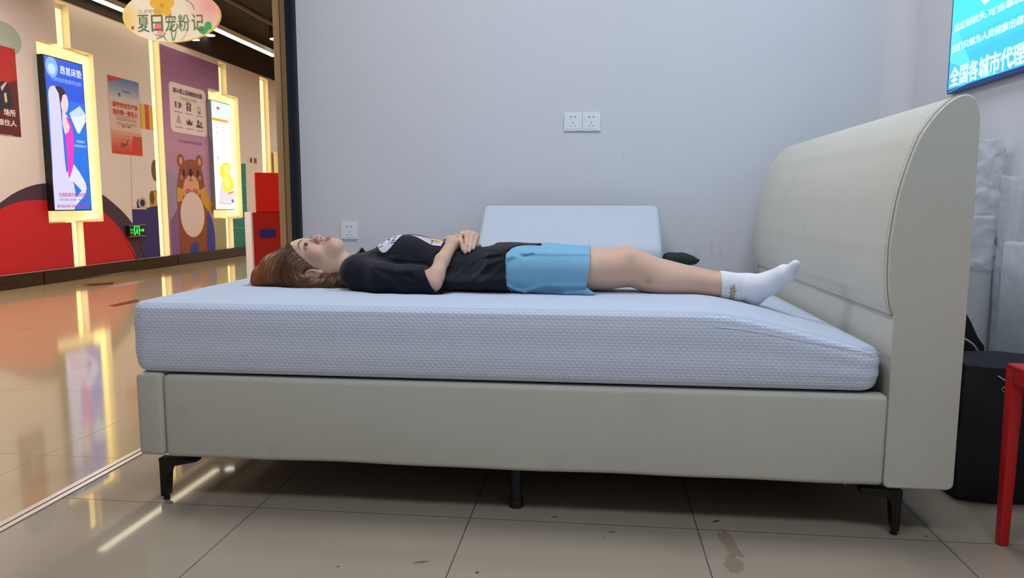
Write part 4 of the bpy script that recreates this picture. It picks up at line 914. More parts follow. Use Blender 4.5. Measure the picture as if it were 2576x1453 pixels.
# black bags
bagm = mat('black_bag_cloth', C(19, 19, 26), .75, var=.2, vscale=20, bump=.3, bscale=500)
def sack(mb, x0, x1, y0, y1, h, seed, tilt=None, k=.35):
    from mathutils import noise
    b = bmesh.new(); bmesh.ops.create_cube(b, size=2); bmesh.ops.subdivide_edges(b, edges=b.edges[:], cuts=16, use_grid_fill=True)
    for q in b.verts:
        p = q.co.copy(); s_ = p.normalized(); m = max(abs(p.x), abs(p.y), abs(p.z)); p = p*(1-k)+s_*m*k*1.25
        zc = (p.z+1)/2
        w = Vector(((x0+x1)/2+p.x*(x1-x0)/2, (y0+y1)/2+p.y*(y1-y0)/2, max(0, zc*h)))
        if tilt: w = tilt(w)
        w += noise.noise_vector(w*7+Vector((seed, 0, 0)))*.012+noise.noise_vector(w*17+Vector((seed, 0, 0)))*.005
        w.z = max(.001, w.z); q.co = w
    return mb.bm(b, bagm)
t = thing('bag', 'large black cloth bag on the floor behind the red stool', 'bag', (1.17, 2.23, 0), 'black bags by the right wall')
m_ = MB(); sack(m_, 1.02, 1.265, 2.13, 2.335, .405, 1.3, k=.22); m_.build('body', t, True)
zp = [(1.1052,2.13,0.3691),(1.1257,2.12,0.3553),(1.1225,2.12,0.343),(1.1191,2.12,0.3339)]
m_ = MB(); m_.tube(zp[:2], .0022, steel, 6); m_.tube([zp[1], zp[2]], .002, steel, 6)
cz_ = Vector(zp[3]); m_.tube([cz_+Vector((.006*math.cos(a), 0, .006*math.sin(a))) for a in np.linspace(0, 5.6, 14)], .0014, steel, 6); m_.build('zipper_pull', t)
t = thing('bag', 'black bag with a beige cord handle tucked against the headboard', 'bag', (1.0, 2.48, 0), 'black bags by the right wall')
bp_ = [(1.1507,2.43,0.4855),(1.2587,2.43,0.3331)]
m_ = MB(); sack(m_, .915, 1.22, 2.425, 2.58, .56, 5.2, tilt=lambda w: Vector((w.x, w.y, w.z*min(1.08, max(.40, bp_[0][2]+(bp_[0][0]-w.x)*(bp_[0][2]-bp_[1][2])/(bp_[1][0]-bp_[0][0])+.015)/.56))), k=.12); m_.build('body', t, True)
hp = [(1.1115,2.36,0.4341),(1.1303,2.355,0.4256),(1.1472,2.35,0.4097),(1.1603,2.35,0.3854),(1.1643,2.345,0.3582),(1.1671,2.345,0.3348)]
m_ = MB(); m_.tube(smooth_path(hp, 5), .0055, mat('beige_cord', C(176, 160, 132), .8), 8, flat=.6); m_.build('handle', t, True)
# ------------------------------------------------------------------ the woman: fields sampled on a grid, skinned with surface nets
F4 = np.float32
def grid(lo, hi, h):
    n = [int(math.ceil((hi[i]-lo[i])/h))+1 for i in range(3)]
    ax = [(lo[i]+h*np.arange(n[i])).astype(F4) for i in range(3)]
    return np.meshgrid(*ax, indexing='ij')
def surfnet(Fv, lo, h):
    n = np.array(Fv.shape); s = Fv < 0
    cs = np.zeros(tuple(n-1)+(3,), F4); cc = np.zeros(tuple(n-1), F4); quads = []
    cid = np.full(tuple(n-1), -1, np.int64)
    edges = []
    for ax in range(3):
        a = [slice(None)]*3; b = [slice(None)]*3; a[ax] = slice(0, -1); b[ax] = slice(1, None)
        sa, sb = s[tuple(a)], s[tuple(b)]
        ii = np.argwhere(sa != sb)
        fa = Fv[tuple(a)][tuple(ii.T)]; fb = Fv[tuple(b)][tuple(ii.T)]
        t = fa/(fa-fb); p = ii.astype(F4); p[:, ax] += t
        o1, o2 = [(1, 2), (2, 0), (0, 1)][ax]
        ok = (ii[:, o1] > 0) & (ii[:, o2] > 0) & (ii[:, o1] < n[o1]-1) & (ii[:, o2] < n[o2]-1)
        for d1 in (0, 1):
            for d2 in (0, 1):
                c = ii.copy(); c[:, o1] -= d1; c[:, o2] -= d2
                v = np.all((c >= 0) & (c < n-1), axis=1); c_ = c[v]
                np.add.at(cs, tuple(c_.T), p[v]); np.add.at(cc, tuple(c_.T), 1)
        edges.append((ax, o1, o2, ii[ok], sa[tuple(ii[ok].T)]))
    act = np.argwhere(cc > 0); cid[tuple(act.T)] = np.arange(len(act))
    V = cs[tuple(act.T)]/cc[tuple(act.T)][:, None]
    for ax, o1, o2, ii, ins in edges:
        if not len(ii): continue
        def C_(d1, d2):
            c = ii.copy(); c[:, o1] -= d1; c[:, o2] -= d2; return cid[tuple(c.T)]
        q = np.stack([C_(1, 1), C_(0, 1), C_(0, 0), C_(1, 0)], 1)
        q[~ins] = q[~ins][:, ::-1]; quads.append(q)
    Q = np.concatenate(quads)
    return V*h+np.array(lo, F4), Q
def smin(a, b, k):
    if k <= 0: return np.minimum(a, b)
    h = np.clip(.5+.5*(b-a)/k, 0, 1); return b+(a-b)*h-k*h*(1-h)
def smax(a, b, k): return -smin(-a, -b, k)
def sd_cone(P, a, b, r0, r1, flat=None):
    X, Y, Z = P; a = np.array(a, F4); d = np.array(b, F4)-a; L2 = float(d@d)+1e-12
    t = np.clip(((X-a[0])*d[0]+(Y-a[1])*d[1]+(Z-a[2])*d[2])/L2, 0, 1)
    return np.sqrt((X-a[0]-t*d[0])**2+(Y-a[1]-t*d[1])**2+(Z-a[2]-t*d[2])**2)-(r0+(r1-r0)*t)
def sd_chain(P, pts, rs, k):
    d = None
    for i in range(len(pts)-1):
        e = sd_cone(P, pts[i], pts[i+1], rs[i], rs[i+1]); d = e if d is None else smin(d, e, k)
    return d
def sd_ell(P, c, r, R=None):
    x = [P[i]-F4(c[i]) for i in range(3)]
    if R is not None: x = [sum(F4(R[i][j])*x[j] for j in range(3)) for i in range(3)]
    k0 = np.sqrt(sum((x[i]/F4(r[i]))**2 for i in range(3))); k1 = np.sqrt(sum((x[i]/F4(r[i]**2))**2 for i in range(3)))
    return k0*(k0-1)/np.maximum(k1, 1e-9)
def xloft(P, secs, n=2.3):
    """limb or trunk lying along x: rows (x, y, z, half width, half height)"""
    s = np.array(secs, float); X, Y, Z = P
    tx = np.linspace(s[0, 0], s[-1, 0], 300); T = []
    w = max(3, int(.022/((s[-1, 0]-s[0, 0])/300))) | 1
    for c in range(1, 5):
        v = np.interp(tx, s[:, 0], s[:, c]); v = np.convolve(np.pad(v, w//2, 'edge'), np.ones(w)/w, 'valid'); T.append(v)
    xr = X[:, 0, 0]
    cy, cz, a, b = [np.interp(xr, tx, v).astype(F4)[:, None, None] for v in T]
    dy = np.abs(Y-cy); dz = np.abs(Z-cz)
    q = ((dy/a)**n+(dz/b)**n)**(1/n)
    gy = (dy/a)**(n-1)/a; gz = (dz/b)**(n-1)/b; g = np.sqrt(gy**2+gz**2)/np.maximum(q, 1e-6)**(n-1)
    d = (q-1)/np.maximum(g, 1/np.maximum(a, b)*.6)
    dx = np.maximum(F4(s[0, 0])-X, X-F4(s[-1, 0]))
    return np.where((dx > 0) & (d > 0), np.sqrt(np.maximum(dx, 0)**2+np.maximum(d, 0)**2), np.maximum(d, dx))
def waves(P, k, seed):
    """smooth pseudo-random field in -1..1"""
    r = np.random.RandomState(seed); out = 0
    for i in range(5):
        v = r.normal(size=3); v /= np.linalg.norm(v); f = k*(.7+.8*r.rand()); ph = r.rand()*6.28
        out = out+np.sin(F4(f*v[0])*P[0]+F4(f*v[1])*P[1]+F4(f*v[2])*P[2]+F4(ph))
    return out/3.2
YM = 2.375
# ---- head (built upright in millimetres, then laid down)
HT = math.radians(15); HC = np.array([-.918, 2.395, .628])
Hf = np.array([0, -math.sin(HT), math.cos(HT)]); Hr = np.array([0, -math.cos(HT), -math.sin(HT)]); Hu = np.array([-1., 0, 0])
def to_head(P):
    d = [P[i]-F4(HC[i]) for i in range(3)]
    return [sum(F4(1000*v[i])*d[i] for i in range(3)) for v in (Hr, Hf, Hu)]
def from_head(p): return HC+(Hr*p[0]+Hf*p[1]+Hu*p[2])/1000
def head_skull(Q):
    d = sd_ell(Q, (0, -2, 58), (71, 93, 75))
    d = smin(d, sd_ell(Q, (0, 34, 73), (57, 61, 57)), 20)
    return d
def head_field(P, ears=True):
    Q = to_head(P); A = [np.abs(Q[0]), Q[1], Q[2]]
    d = head_skull(Q)
    d = smin(d, sd_ell(Q, (0, 36, 6), (56, 51, 62)), 22)
    d = smin(d, sd_ell(Q, (0, 66, 60), (44, 31, 15)), 14)                    # brow
    d = smin(d, sd_ell(A, (37, 60, 9), (21, 23, 25)), 16)                    # cheeks
    d = smin(d, sd_ell(Q, (0, 69, -32), (30, 33, 33)), 18)                   # muzzle
    d = smin(d, sd_cone(A, (47, 8, -28), (15, 73, -55), 15, 14.5), 22)         # jaw
    d = smin(d, sd_ell(Q, (0, 76, -50), (21, 18.5, 16)), 16)                   # chin
    d = smin(d, sd_ell(Q, (0, 60, -55), (34, 30, 18)), 16)
    d = smin(d, sd_ell(Q, (0, 38, -38), (38, 45, 24)), 16)
    d = smax(d, -sd_ell(A, (31, 101, 38), (19, 13, 10)), 9)                  # eye sockets
    d = smin(d, sd_cone(Q, (0, 92, 38), (0, 104, 6), 6.0, 9.0), 7)           # nose
    d = smin(d, sd_ell(Q, (0, 105, 4), (8.5, 9, 8)), 5)
    d = smin(d, sd_ell(A, (10.5, 98, 1), (6.5, 9, 7)), 4)
    d = smin(d, sd_cone(Q, (0, 104, -1), (0, 99, -9), 5, 5), 5)
    d = smax(d, -sd_cone(A, (5.8, 107, -6), (6.5, 100, 2), 2.9, 2.2), 1.5)   # nostrils
    # lids: a shell over each eyeball with an almond opening
    lid = sd_ell(A, (31, 77.5, 35.5), (14.0, 14.2, 13.4)); d = smin(d, lid, 3.5)
    up = np.sqrt((A[0]-31.5)**2+(Q[2]-22.5)**2)-17.9; lo_ = np.sqrt((A[0]-31.5)**2+(Q[2]-51.5)**2)-19.6
    op_ = np.maximum(np.maximum(up, lo_), 80-Q[1])
    d = smax(d, -op_, 1.2)
    d = np.where(op_ < 0, np.maximum(d, -1e3), d)
    # lips
    d = smin(d, sd_ell(A, (5.5, 100.0, -25.0), (11.5, 8.2, 4.6)), 4)
    d = smin(d, sd_ell(Q, (0, 99.5, -37.0), (13.5, 7.6, 5.2)), 5)
    d = smax(d, -sd_ell(Q, (0, 113, -31.2), (16, 9.5, .9)), 1.5)
    d = smax(d, -sd_ell(Q, (0, 112, -16), (3.2, 9, 7)), 3)                   # philtrum
    if ears:
        t = math.radians(22); R = [[math.cos(t), math.sin(t), 0], [-math.sin(t), math.cos(t), 0], [0, 0, 1]]
        ea = sd_ell(A, (74, 1, 15), (6.5, 18, 29), R); ea = smin(ea, sd_ell(A, (71, 7, -9), (6, 9, 10)), 6)
        ea = smax(ea, -sd_ell(A, (80, 3, 17), (7.5, 12, 20.5), R), 2)
        ea = smin(ea, sd_cone(A, (75, -3, 28), (74.5, -1, 4), 2.8, 3.0), 2.5)
        ea = smin(ea, sd_ell(A, (72.5, 13.5, 8), (4, 4, 6)), 3)
        ea = smax(ea, -sd_ell(A, (77, 8, 6), (5, 5, 6)), 2)
        d = smin(d, ea, 4)
    return d/1000
NECK = ((-.885, 2.392, .620), (-.72, 2.378, .624))
# ---- limbs
R_WR = tuple([(-0.4613,2.325,0.7133)][0])
def arm_r(P):
    d = sd_chain(P, [(-.735, 2.245, .622), (-.52, 2.198, .602), (-.496, 2.191, .601)], [.040, .031, .0240], .02)
    return smin(d, sd_chain(P, [(-.496, 2.190, .603)]+[tuple(p) for p in [(-0.4879,2.205,0.6256),(-0.4797,2.25,0.6651)]]+[R_WR], [.0235, .0242, .0222, .0186], .012), .02)
def arm_l(P):
    d = sd_chain(P, [(-.735, 2.515, .622), (-.52, 2.565, .602), (-.494, 2.567, .600)], [.043, .036, .031], .02)
    return smin(d, sd_chain(P, [(-.496, 2.566, .601), (-.48, 2.535, .645), (-.435, 2.46, .724)], [.030, .034, .021], .02), .02)
FI = dict(index=[(-.437, 2.388, .744)]+[tuple(p) for p in [(-0.4416,2.345,0.7367),(-0.4291,2.312,0.7167),(-0.4215,2.298,0.6948)]],
          middle=[(-.421, 2.383, .746)]+[tuple(p) for p in [(-0.42,2.348,0.729),(-0.4141,2.314,0.7078),(-0.4152,2.298,0.6873)]],
          ring=[(-.405, 2.384, .742)]+[tuple(p) for p in [(-0.4061,2.35,0.7213),(-0.4023,2.32,0.7038),(-0.4038,2.306,0.6907)]],
          little=[(-.392, 2.390, .736)]+[tuple(p) for p in [(-0.3957,2.358,0.7158),(-0.393,2.334,0.7056),(-0.3936,2.322,0.6974)]])
TH = [(-.452, 2.425, .735)]+[tuple(p) for p in [(-0.4638,2.385,0.7283),(-0.477,2.365,0.7305),(-0.4915,2.352,0.7271)]]
def hand_l(P):
    w = (-.434, 2.462, .725); d = None
    for n_ in FI:
        e = sd_cone(P, w, FI[n_][0], .013, .0098); d = e if d is None else smin(d, e, .010)
    d = smin(d, sd_cone(P, w, TH[0], .014, .0125), .012)
    rr = dict(index=(.0098, .0080, .0070, .0056), middle=(.0098, .0082, .0072, .0056), ring=(.0095, .0078, .0068, .0054), little=(.0088, .0068, .0060, .0048))
    for n_ in FI:
        fd = sd_chain(P, FI[n_], rr[n_], .0015)
        d = smin(d, fd, .0035)
    return smin(d, sd_chain(P, TH, (.012, .0100, .0088, .0062), .002), .006)
def hand_r(P):
    w = R_WR; d = None
    K = [(-.436, 2.405, .715), (-.422, 2.408, .716), (-.408, 2.404, .712), (-.396, 2.396, .706)]
    for i, k_ in enumerate(K):
        e = sd_cone(P, w, k_, .0165, .010); d = e if d is None else smin(d, e, .012)
    for i, k_ in enumerate(K):
        L_ = (.072, .078, .072, .058)[i]
        pts = [k_, (k_[0]+.004, k_[1]+L_*.45, k_[2]-.002), (k_[0]+.007, k_[1]+L_*.78, k_[2]-.012), (k_[0]+.009, k_[1]+L_, k_[2]-.024)]
        d = smin(d, sd_chain(P, pts, (.0096, .0082, .0072, .0058), .0015), .004)
    return smin(d, sd_chain(P, [(-.455, 2.36, .708), (-.470, 2.395, .704), (-.474, 2.42, .70), (-.472, 2.442, .694)], (.013, .0105, .009, .0065), .002), .008)
LEG = [(-.33, .016, .637, .092, .066), (-.20, .012, .637, .088, .066), (-.12, .006, .636, .082, .064), (-.03, .002, .6345, .074, .0595), (.055, .0, .6375, .062, .0585), (.098, .0, .6435, .056, .0560), (.135, .0, .6365, .052, .0545),
       (.182, .004, .6215, .051, .0495), (.242, .008, .6115, .047, .0440), (.303, .012, .602, .039, .0385), (.377, .016, .591, .033, .0345), (.43, .018, .583, .032, .033)]
def leg(P, side):
    """side -1 near (her right), +1 far (her left)"""
    y0 = 2.288 if side < 0 else 2.458
    S_ = [(x, y0+dy*(1 if side < 0 else -.6), z, a, b) for x, dy, z, a, b in LEG]
    d = xloft(P, S_, 2.15)
    d = smin(d, sd_ell(P, (.096, y0-.004*side*-1, .673), (.034, .030, .027)), .022)         # kneecap
    d = smin(d, sd_ell(P, (.155, y0-.002, .658), (.022, .018, .016)), .02)
    d = smin(d, sd_ell(P, (.205, y0-.006, .600), (.08, .040, .030)), .03)                    # calf
    return d
FOOT = [(0.4602,2.308,0.5877),(0.4818,2.316,0.5588),(0.52,2.288,0.6029),(0.5552,2.256,0.633),(0.5833,2.238,0.6668)]
def foot(P, side, g=0):
    if side < 0: A_, H_, M_, B_, T_ = [np.array(p) for p in FOOT]
    else:
        A_ = np.array((.440, 2.462, .566)); H_ = np.array((.478, 2.452, .546)); M_ = np.array((.480, 2.490, .566)); B_ = np.array((.490, 2.535, .566)); T_ = np.array((.494, 2.565, .566))
    d = sd_chain(P, [A_-np.array((.07, 0, -.012)), A_, M_, B_], [.033, .0335, .0300, .0262], .02)
    d = smin(d, sd_chain(P, [A_, H_], [.031, .0275], .02), .025)
    d = smin(d, sd_cone(P, H_, B_, .022, .021), .02)
    ax = (T_-B_)/np.linalg.norm(T_-B_); sd_ = np.cross(ax, (0, 0, 1)); sd_ /= np.linalg.norm(sd_); nn = np.cross(sd_, ax)
    for i, (o, l, r) in enumerate(((-.015, .046, .0108), (-.006, .045, .0090), (.003, .041, .0085), (.011, .035, .0080), (.018, .028, .0076))):
        o *= -side*-1
        d = smin(d, sd_cone(P, B_+sd_*o*1.0, B_+sd_*o+ax*l*1.05-nn*.002, .013, r), .010)
    return d-g
TORSO = [(-.80, YM, .622, .085, .045), (-.76, YM, .622, .140, .048), (-.70, YM, .630, .130, .060), (-.62, YM, .640, .120, .072), (-.50, 2.39, .632, .112, .060), (-.40, 2.385, .628, .118, .056), (-.30, YM, .630, .152, .058), (-.22, YM, .636, .168, .064), (-.16, YM, .636, .165, .062)]
def body_field(P, parts='all'):
    d = head_field(P)
    d = smin(d, sd_cone(P, NECK[0], NECK[1], .050, .058), .028)
    d = smin(d, xloft(P, TORSO, 2.0), .03)
    d = smin(d, arm_r(P), .008); d = smin(d, arm_l(P), .008)
    d = smin(d, hand_r(P), .008)
    d = np.minimum(d, smin(hand_l(P), sd_cone(P, (-.434, 2.462, .725), (-.46, 2.505, .68), .019, .026), .012))
    for s in (-1, 1):
        d = smin(d, leg(P, s), .012); d = smin(d, foot(P, s, -.003), .02)
    return d
def patch(fn, lo, hi, h):
    P = grid(lo, hi, h); Fv = fn(P); V, Q = surfnet(Fv, lo, h); return V, Q
def inside(c, lo, hi, m=0): return np.all((c > np.array(lo)+m) & (c < np.array(hi)-m), axis=1)
HB = ((-1.07, 2.285, .520), (-.815, 2.505, .755)); NB = ((-.52, 2.270, .655), (-.372, 2.475, .765))
coarse = patch(body_field, (-1.08, 2.10, .50), (.66, 2.66, .77), .0042)
cc_ = coarse[0][coarse[1]].mean(1)
keep = ~inside(cc_, *HB, .004) & ~inside(cc_, *NB, .004)
VS, FS = [coarse[0]], [coarse[1][keep]]; off_ = len(coarse[0])
for (lo, hi), h in ((HB, .00125), (NB, .0013)):
    V, Q = patch(body_field, np.array(lo)-.004, np.array(hi)+.004, h)
    k = inside(V[Q].mean(1), lo, hi, -.002); VS.append(V); FS.append(Q[k]+off_); off_ += len(V)
BV = np.concatenate(VS); BF = np.concatenate(FS)

def field_mesh(name, V, Q, mats, parent=None, mi=None, tint=None):
    used = np.unique(Q); rm = np.full(len(V), -1); rm[used] = np.arange(len(used)); V = V[used]; Q = rm[Q]
    L0 = LOC[parent.name] if parent is not None else Vector(((V[:, 0].min()+V[:, 0].max())/2, (V[:, 1].min()+V[:, 1].max())/2, V[:, 2].min()))
    me = bpy.data.meshes.new(name); me.from_pydata((V-np.array(L0)).tolist(), [], Q.tolist())
    for m_ in mats: me.materials.append(m_)
    me.polygons.foreach_set('use_smooth', [True]*len(me.polygons))
    if mi is not None: me.polygons.foreach_set('material_index', mi)
    if tint is not None:
        at = me.color_attributes.new('tint', 'FLOAT_COLOR', 'POINT'); c = np.ones((len(V), 4), F4); c[:, :3] = tint[used]; at.data.foreach_set('color', c.ravel())
    me.update(); o = bpy.data.objects.new(name, me); COL.objects.link(o); LOC[o.name] = L0
    if parent is None: o.location = L0
    else: o.parent = parent
    return o
# skin: lips, soft blush and the bruises on the knee belong to the skin itself
skin = mat('skin', (1, 1, 1), .5, var=0, sss=.12, bump=.05, bscale=700, spec=.35)
_n = skin.node_tree; _a = _n.nodes.new('ShaderNodeVertexColor'); _a.layer_name = 'tint'
_n.links.new(_a.outputs['Color'], _n.nodes['Principled BSDF'].inputs['Base Color'])
base = np.array(C(210, 171, 150)); tint = np.tile(base, (len(BV), 1))
HQ = np.stack(to_head([BV[:, i].astype(F4) for i in range(3)]), 1)
def blend_tint(w, col):
    global tint
    w = np.clip(w, 0, 1)[:, None]; tint = tint*(1-w)+np.array(col)*w
in_head = (BV[:, 0] < -.80)
face = in_head & (HQ[:, 1] > 40)
ax_ = np.abs(HQ[:, 0])
blend_tint(face*np.exp(-(((ax_-38)/16)**2+((HQ[:, 2]-6)/15)**2))*.35, C(216, 150, 136))
blend_tint(face*np.exp(-((ax_/9)**2+((HQ[:, 2]-4)/9)**2))*.25*(HQ[:, 1] > 95), C(214, 148, 134))
upper = ((ax_-5.5)/11.5)**2+((HQ[:, 2]+26.8)/4.4)**2; lower = (ax_/13.5)**2+((HQ[:, 2]+36.0)/5.2)**2
lipw = np.maximum(np.clip((1.12-upper)/.25, 0, 1), np.clip((1.12-lower)/.25, 0, 1))*face*(HQ[:, 1] > 88)
blend_tint(lipw*.85, C(188, 84, 88))
blend_tint(np.exp(-((HQ[:, 2]+31.2)/1.3)**2)*(ax_ < 17)*face*(HQ[:, 1] > 88)*.8, C(120, 40, 44))
lidl = np.abs(np.maximum(np.sqrt((ax_-31.5)**2+(HQ[:, 2]-22.5)**2)-17.9, np.sqrt((ax_-31.5)**2+(HQ[:, 2]-51.5)**2)-19.6))
blend_tint(face*np.clip(1-lidl/1.6, 0, 1)*(HQ[:, 2] > 33)*(HQ[:, 1] > 70)*.85, C(58, 38, 34))
blend_tint(face*np.exp(-(((ax_-31)/15)**2+((HQ[:, 2]-38)/10)**2))*.25, C(196, 150, 134))
for (px_, py_, pz_, r, k, c) in ((.103, 2.250, .672, .016, .45, (168, 130, 112)), (.148, 2.262, .645, .013, .3, (172, 132, 118)), (.156, 2.245, .612, .011, .8, (150, 112, 92)), (.24, 2.25, .615, .010, .25, (168, 130, 116))):
    blend_tint(np.exp(-((BV-np.array((px_, py_, pz_)))**2).sum(1)/(2*r*r/2))*k, C(*c))
blend_tint(np.exp(-((BV-np.array((.06, 2.288, .70)))**2).sum(1)/.004)*.15, C(222, 168, 150))
person = field_mesh('person', BV, BF, [skin], tint=tint)
tag(person, 'woman with long auburn hair in black shirt and blue shorts lying on the white mattress', 'person')

# ---- eyes, brows
white_eye = mat('eye_white', C(236, 232, 230), .15, var=0); iris_m = mat('iris', C(62, 40, 28), .12, var=.2, vscale=400); pup = mat('pupil', C(8, 7, 8), .08)
for sx in (1, -1):
    m_ = MB(); cen = np.array((31*sx, 77.0, 35.5)); gz_ = np.array((0., 1, .03)); gz_ /= np.linalg.norm(gz_)
    b = bmesh.new(); bmesh.ops.create_uvsphere(b, u_segments=32, v_segments=24, radius=1)
    zq = Vector((0, 0, 1)).rotation_difference(Vector(gz_)).to_matrix()
    vs = [from_head(cen+12.4*np.array(zq @ q.co)) for q in b.verts]; fs0, fs1, fs2 = [], [], []
    b.verts.ensure_lookup_table(); b.verts.index_update()
    for f in b.faces:
        z_ = f.calc_center_median().z; (fs2 if z_ > .965 else fs1 if z_ > .82 else fs0).append(tuple(q.index for q in f.verts))
    m_.add(vs, fs0, white_eye); k0 = len(m_.v)
    m_.add(vs, fs1, iris_m); m_.add(vs, fs2, pup); b.free()
    m_.build('eye', person, True, 180)
bvh_body = BVHTree.FromPolygons([tuple(map(float, v)) for v in BV], [tuple(map(int, f)) for f in BF])
brow_m = mat('brow_hair', C(96, 70, 56), .7, var=.2, vscale=300)
for sx in (1, -1):
    m_ = MB(); path = smooth_path([(11, 59.5), (18, 63), (27, 65.5), (36, 64.5), (44, 60), (50, 53.5)], 6); wd = np.interp(np.linspace(0, 1, len(path)), [0, .3, .7, 1], [2.6, 3.0, 2.0, .5])
    vs = []; fs = []
    for (x_, z_), w_ in zip(path, wd):
        for dz in (-w_, 0, w_):
            o_ = from_head((x_*sx, 140, z_+dz*.8)); h_ = bvh_body.ray_cast(Vector(o_), Vector(-Hf))
            p_ = h_[0] if h_[0] is not None else Vector(from_head((x_*sx, 85, z_)))
            vs.append(tuple(p_+Vector(Hf)*(.0006 if dz else .0014)))
    for i in range(len(path)-1):
        for k in range(2): fs.append((i*3+k, i*3+k+1, (i+1)*3+k+1, (i+1)*3+k))
    m_.add(vs, fs, brow_m); m_.build('eyebrow', person, True, 180)
    # lashes along the upper lid
    m_ = MB()
    for t_ in np.linspace(-1, 1, 26):
        xx = 31.5+14.5*t_; zz_ = 22.5+math.sqrt(max(0, 17.9**2-(xx-31.5)**2)); yy_ = 77.5+math.sqrt(max(1, 14.0**2-(xx-31)**2-(zz_-35.5)**2*1.0))
        a_ = from_head((xx*sx, yy_, zz_)); b_ = from_head(((xx+1.8*t_)*sx, yy_+3.5, zz_+2.2)); c_ = from_head(((xx+3.2*t_)*sx, yy_+6.0, zz_+5.2))
        m_.tube([a_, b_, c_], [.00045, .00036, .0001], brow_m, 4)
    m_.build('eyelashes', person)

# ---- T-shirt
SHIRT = [(-.83, 2.385, .622, .090, .048), (-.795, 2.385, .624, .130, .060), (-.76, 2.385, .626, .150, .064), (-.72, 2.39, .633, .138, .071), (-.68, 2.395, .645, .132, .083), (-.63, 2.395, .649, .130, .085), (-.55, 2.395, .643, .128, .080), (-.47, 2.395, .637, .126, .073), (-.38, 2.39, .6335, .140, .0695), (-.31, 2.38, .636, .165, .071), (-.25, YM, .638, .180, .0715), (-.19, YM, .638, .184, .071)]
FLARE = [(-.58, 2.385, .600, .10, .030), (-.50, 2.385, .598, .165, .032), (-.42, 2.38, .600, .190, .034), (-.32, YM, .606, .200, .040), (-.19, YM, .610, .203, .044)]
SL_R = [(-.752, 2.250, .622), (-.66, 2.213, .612), (-.575, 2.203, .608), (-.47, 2.198, .606)]
SL_L = [(x, 2*YM-y+.01, z) for x, y, z in SL_R]
SLR = [.056, .050, .044, .047]
def crease(P, pts, w):
    """soft ridge along a line seen from the side (x, z)"""
    m = None
    for (ax, az), (bx, bz) in zip(pts[:-1], pts[1:]):
        dx, dz = bx-ax, bz-az; t = np.clip(((P[0]-F4(ax))*F4(dx)+(P[2]-F4(az))*F4(dz))/F4(dx*dx+dz*dz), 0, 1)
        e = (P[0]-F4(ax)-t*F4(dx))**2+(P[2]-F4(az)-t*F4(dz))**2; m = e if m is None else np.minimum(m, e)
    return np.exp(-m/F4(w*w))*np.clip((2.42-P[1])/.05, 0, 1)
XZ = lambda P: [(p[0], p[2]) for p in P]
CREASES = [(XZ([(-0.7004,2.18,0.6598),(-0.6519,2.17,0.6222),(-0.5903,2.17,0.5925),(-0.5534,2.17,0.5784)]), .0055, .008), (XZ([(-0.6817,2.2,0.6522),(-0.6046,2.18,0.6388),(-0.5587,2.18,0.6394)]), .004, .007),
    (XZ([(-0.5638,2.17,0.6281),(-0.554,2.17,0.6197)]), -.008, .008), (XZ([(-0.5389,2.17,0.6453),(-0.5317,2.17,0.6285),(-0.5247,2.17,0.6019)]), .003, .007), (XZ([(-0.7603,2.2,0.6502),(-0.7289,2.18,0.6252),(-0.6887,2.17,0.5949)]), -.003, .010),
    (XZ([(-0.4225,2.2,0.6269),(-0.3817,2.25,0.6598),(-0.3361,2.28,0.6829),(-0.2844,2.32,0.6933)]), .0045, .007), (XZ([(-0.3978,2.2,0.6442),(-0.3566,2.25,0.6724),(-0.2958,2.28,0.6808)]), -.0045, .006), (XZ([(-0.37,2.18,0.6174),(-0.3273,2.22,0.6579),(-0.2919,2.25,0.6706)]), .004, .007),
    (XZ([(-0.358,2.18,0.5909),(-0.3094,2.18,0.6301),(-0.2855,2.2,0.6527)]), .003, .008), (XZ([(-0.3673,2.36,0.7056),(-0.3088,2.36,0.7009),(-0.2461,2.38,0.7053)]), .003, .006), (XZ([(-0.7119,2.25,0.6817),(-0.6387,2.24,0.6606),(-0.5386,2.22,0.6508)]), -.004, .007), (XZ([(-0.5013,2.28,0.6815),(-0.4337,2.26,0.671),(-0.3958,2.26,0.6838)]), -.004, .007)]
def shirt_outer(P):
    d = smin(xloft(P, SHIRT, 2.05), xloft(P, FLARE, 2.2), .045)
    for y in (2.335, 2.445): d = smin(d, sd_ell(P, (-.625, y, .680), (.072, .050, .046)), .04)
    cut = P[0]+(P[2]-.606)*.58+.500
    s1 = sd_chain(P, SL_R, SLR, .02); s2 = sd_chain(P, SL_L, SLR, .02)
    sl = []
    for s_, SLx in ((s1, SL_R), (s2, SL_L)):
        a, b = np.array(SLx[2]), np.array(SLx[3]); s_ = np.maximum(s_, cut)
        sl.append(smax(s_, -sd_cone(P, a+(b-a)*.55, b+(b-a)*.4, .0385, .0425), .003))
    s1, s2 = sl
    d = smin(d, s1, .034); d = smin(d, s2, .034)
    d = smin(d, np.minimum(leg(P, -1), leg(P, 1))-.006, .02); d = np.minimum(d, xloft(P, TORSO, 2.0)-.006)
    # cloth folds
    w = waves(P, 26, 3); w2 = waves(P, 60, 8)
    d = d+(.0035*w+.0014*w2)*np.clip((P[2]-.575)/.03, 0, 1)
    for pts, A_, w_ in CREASES: d = d-A_*crease(P, pts, w_)
    return d
def hemline(P): return P[0]-(-.268+.10*np.clip((P[2]-.60)/.11, 0, 1)*np.clip((P[1]-2.22)/.2, 0, 1)-.012*np.clip((P[2]-.60)/.1, 0, 1))
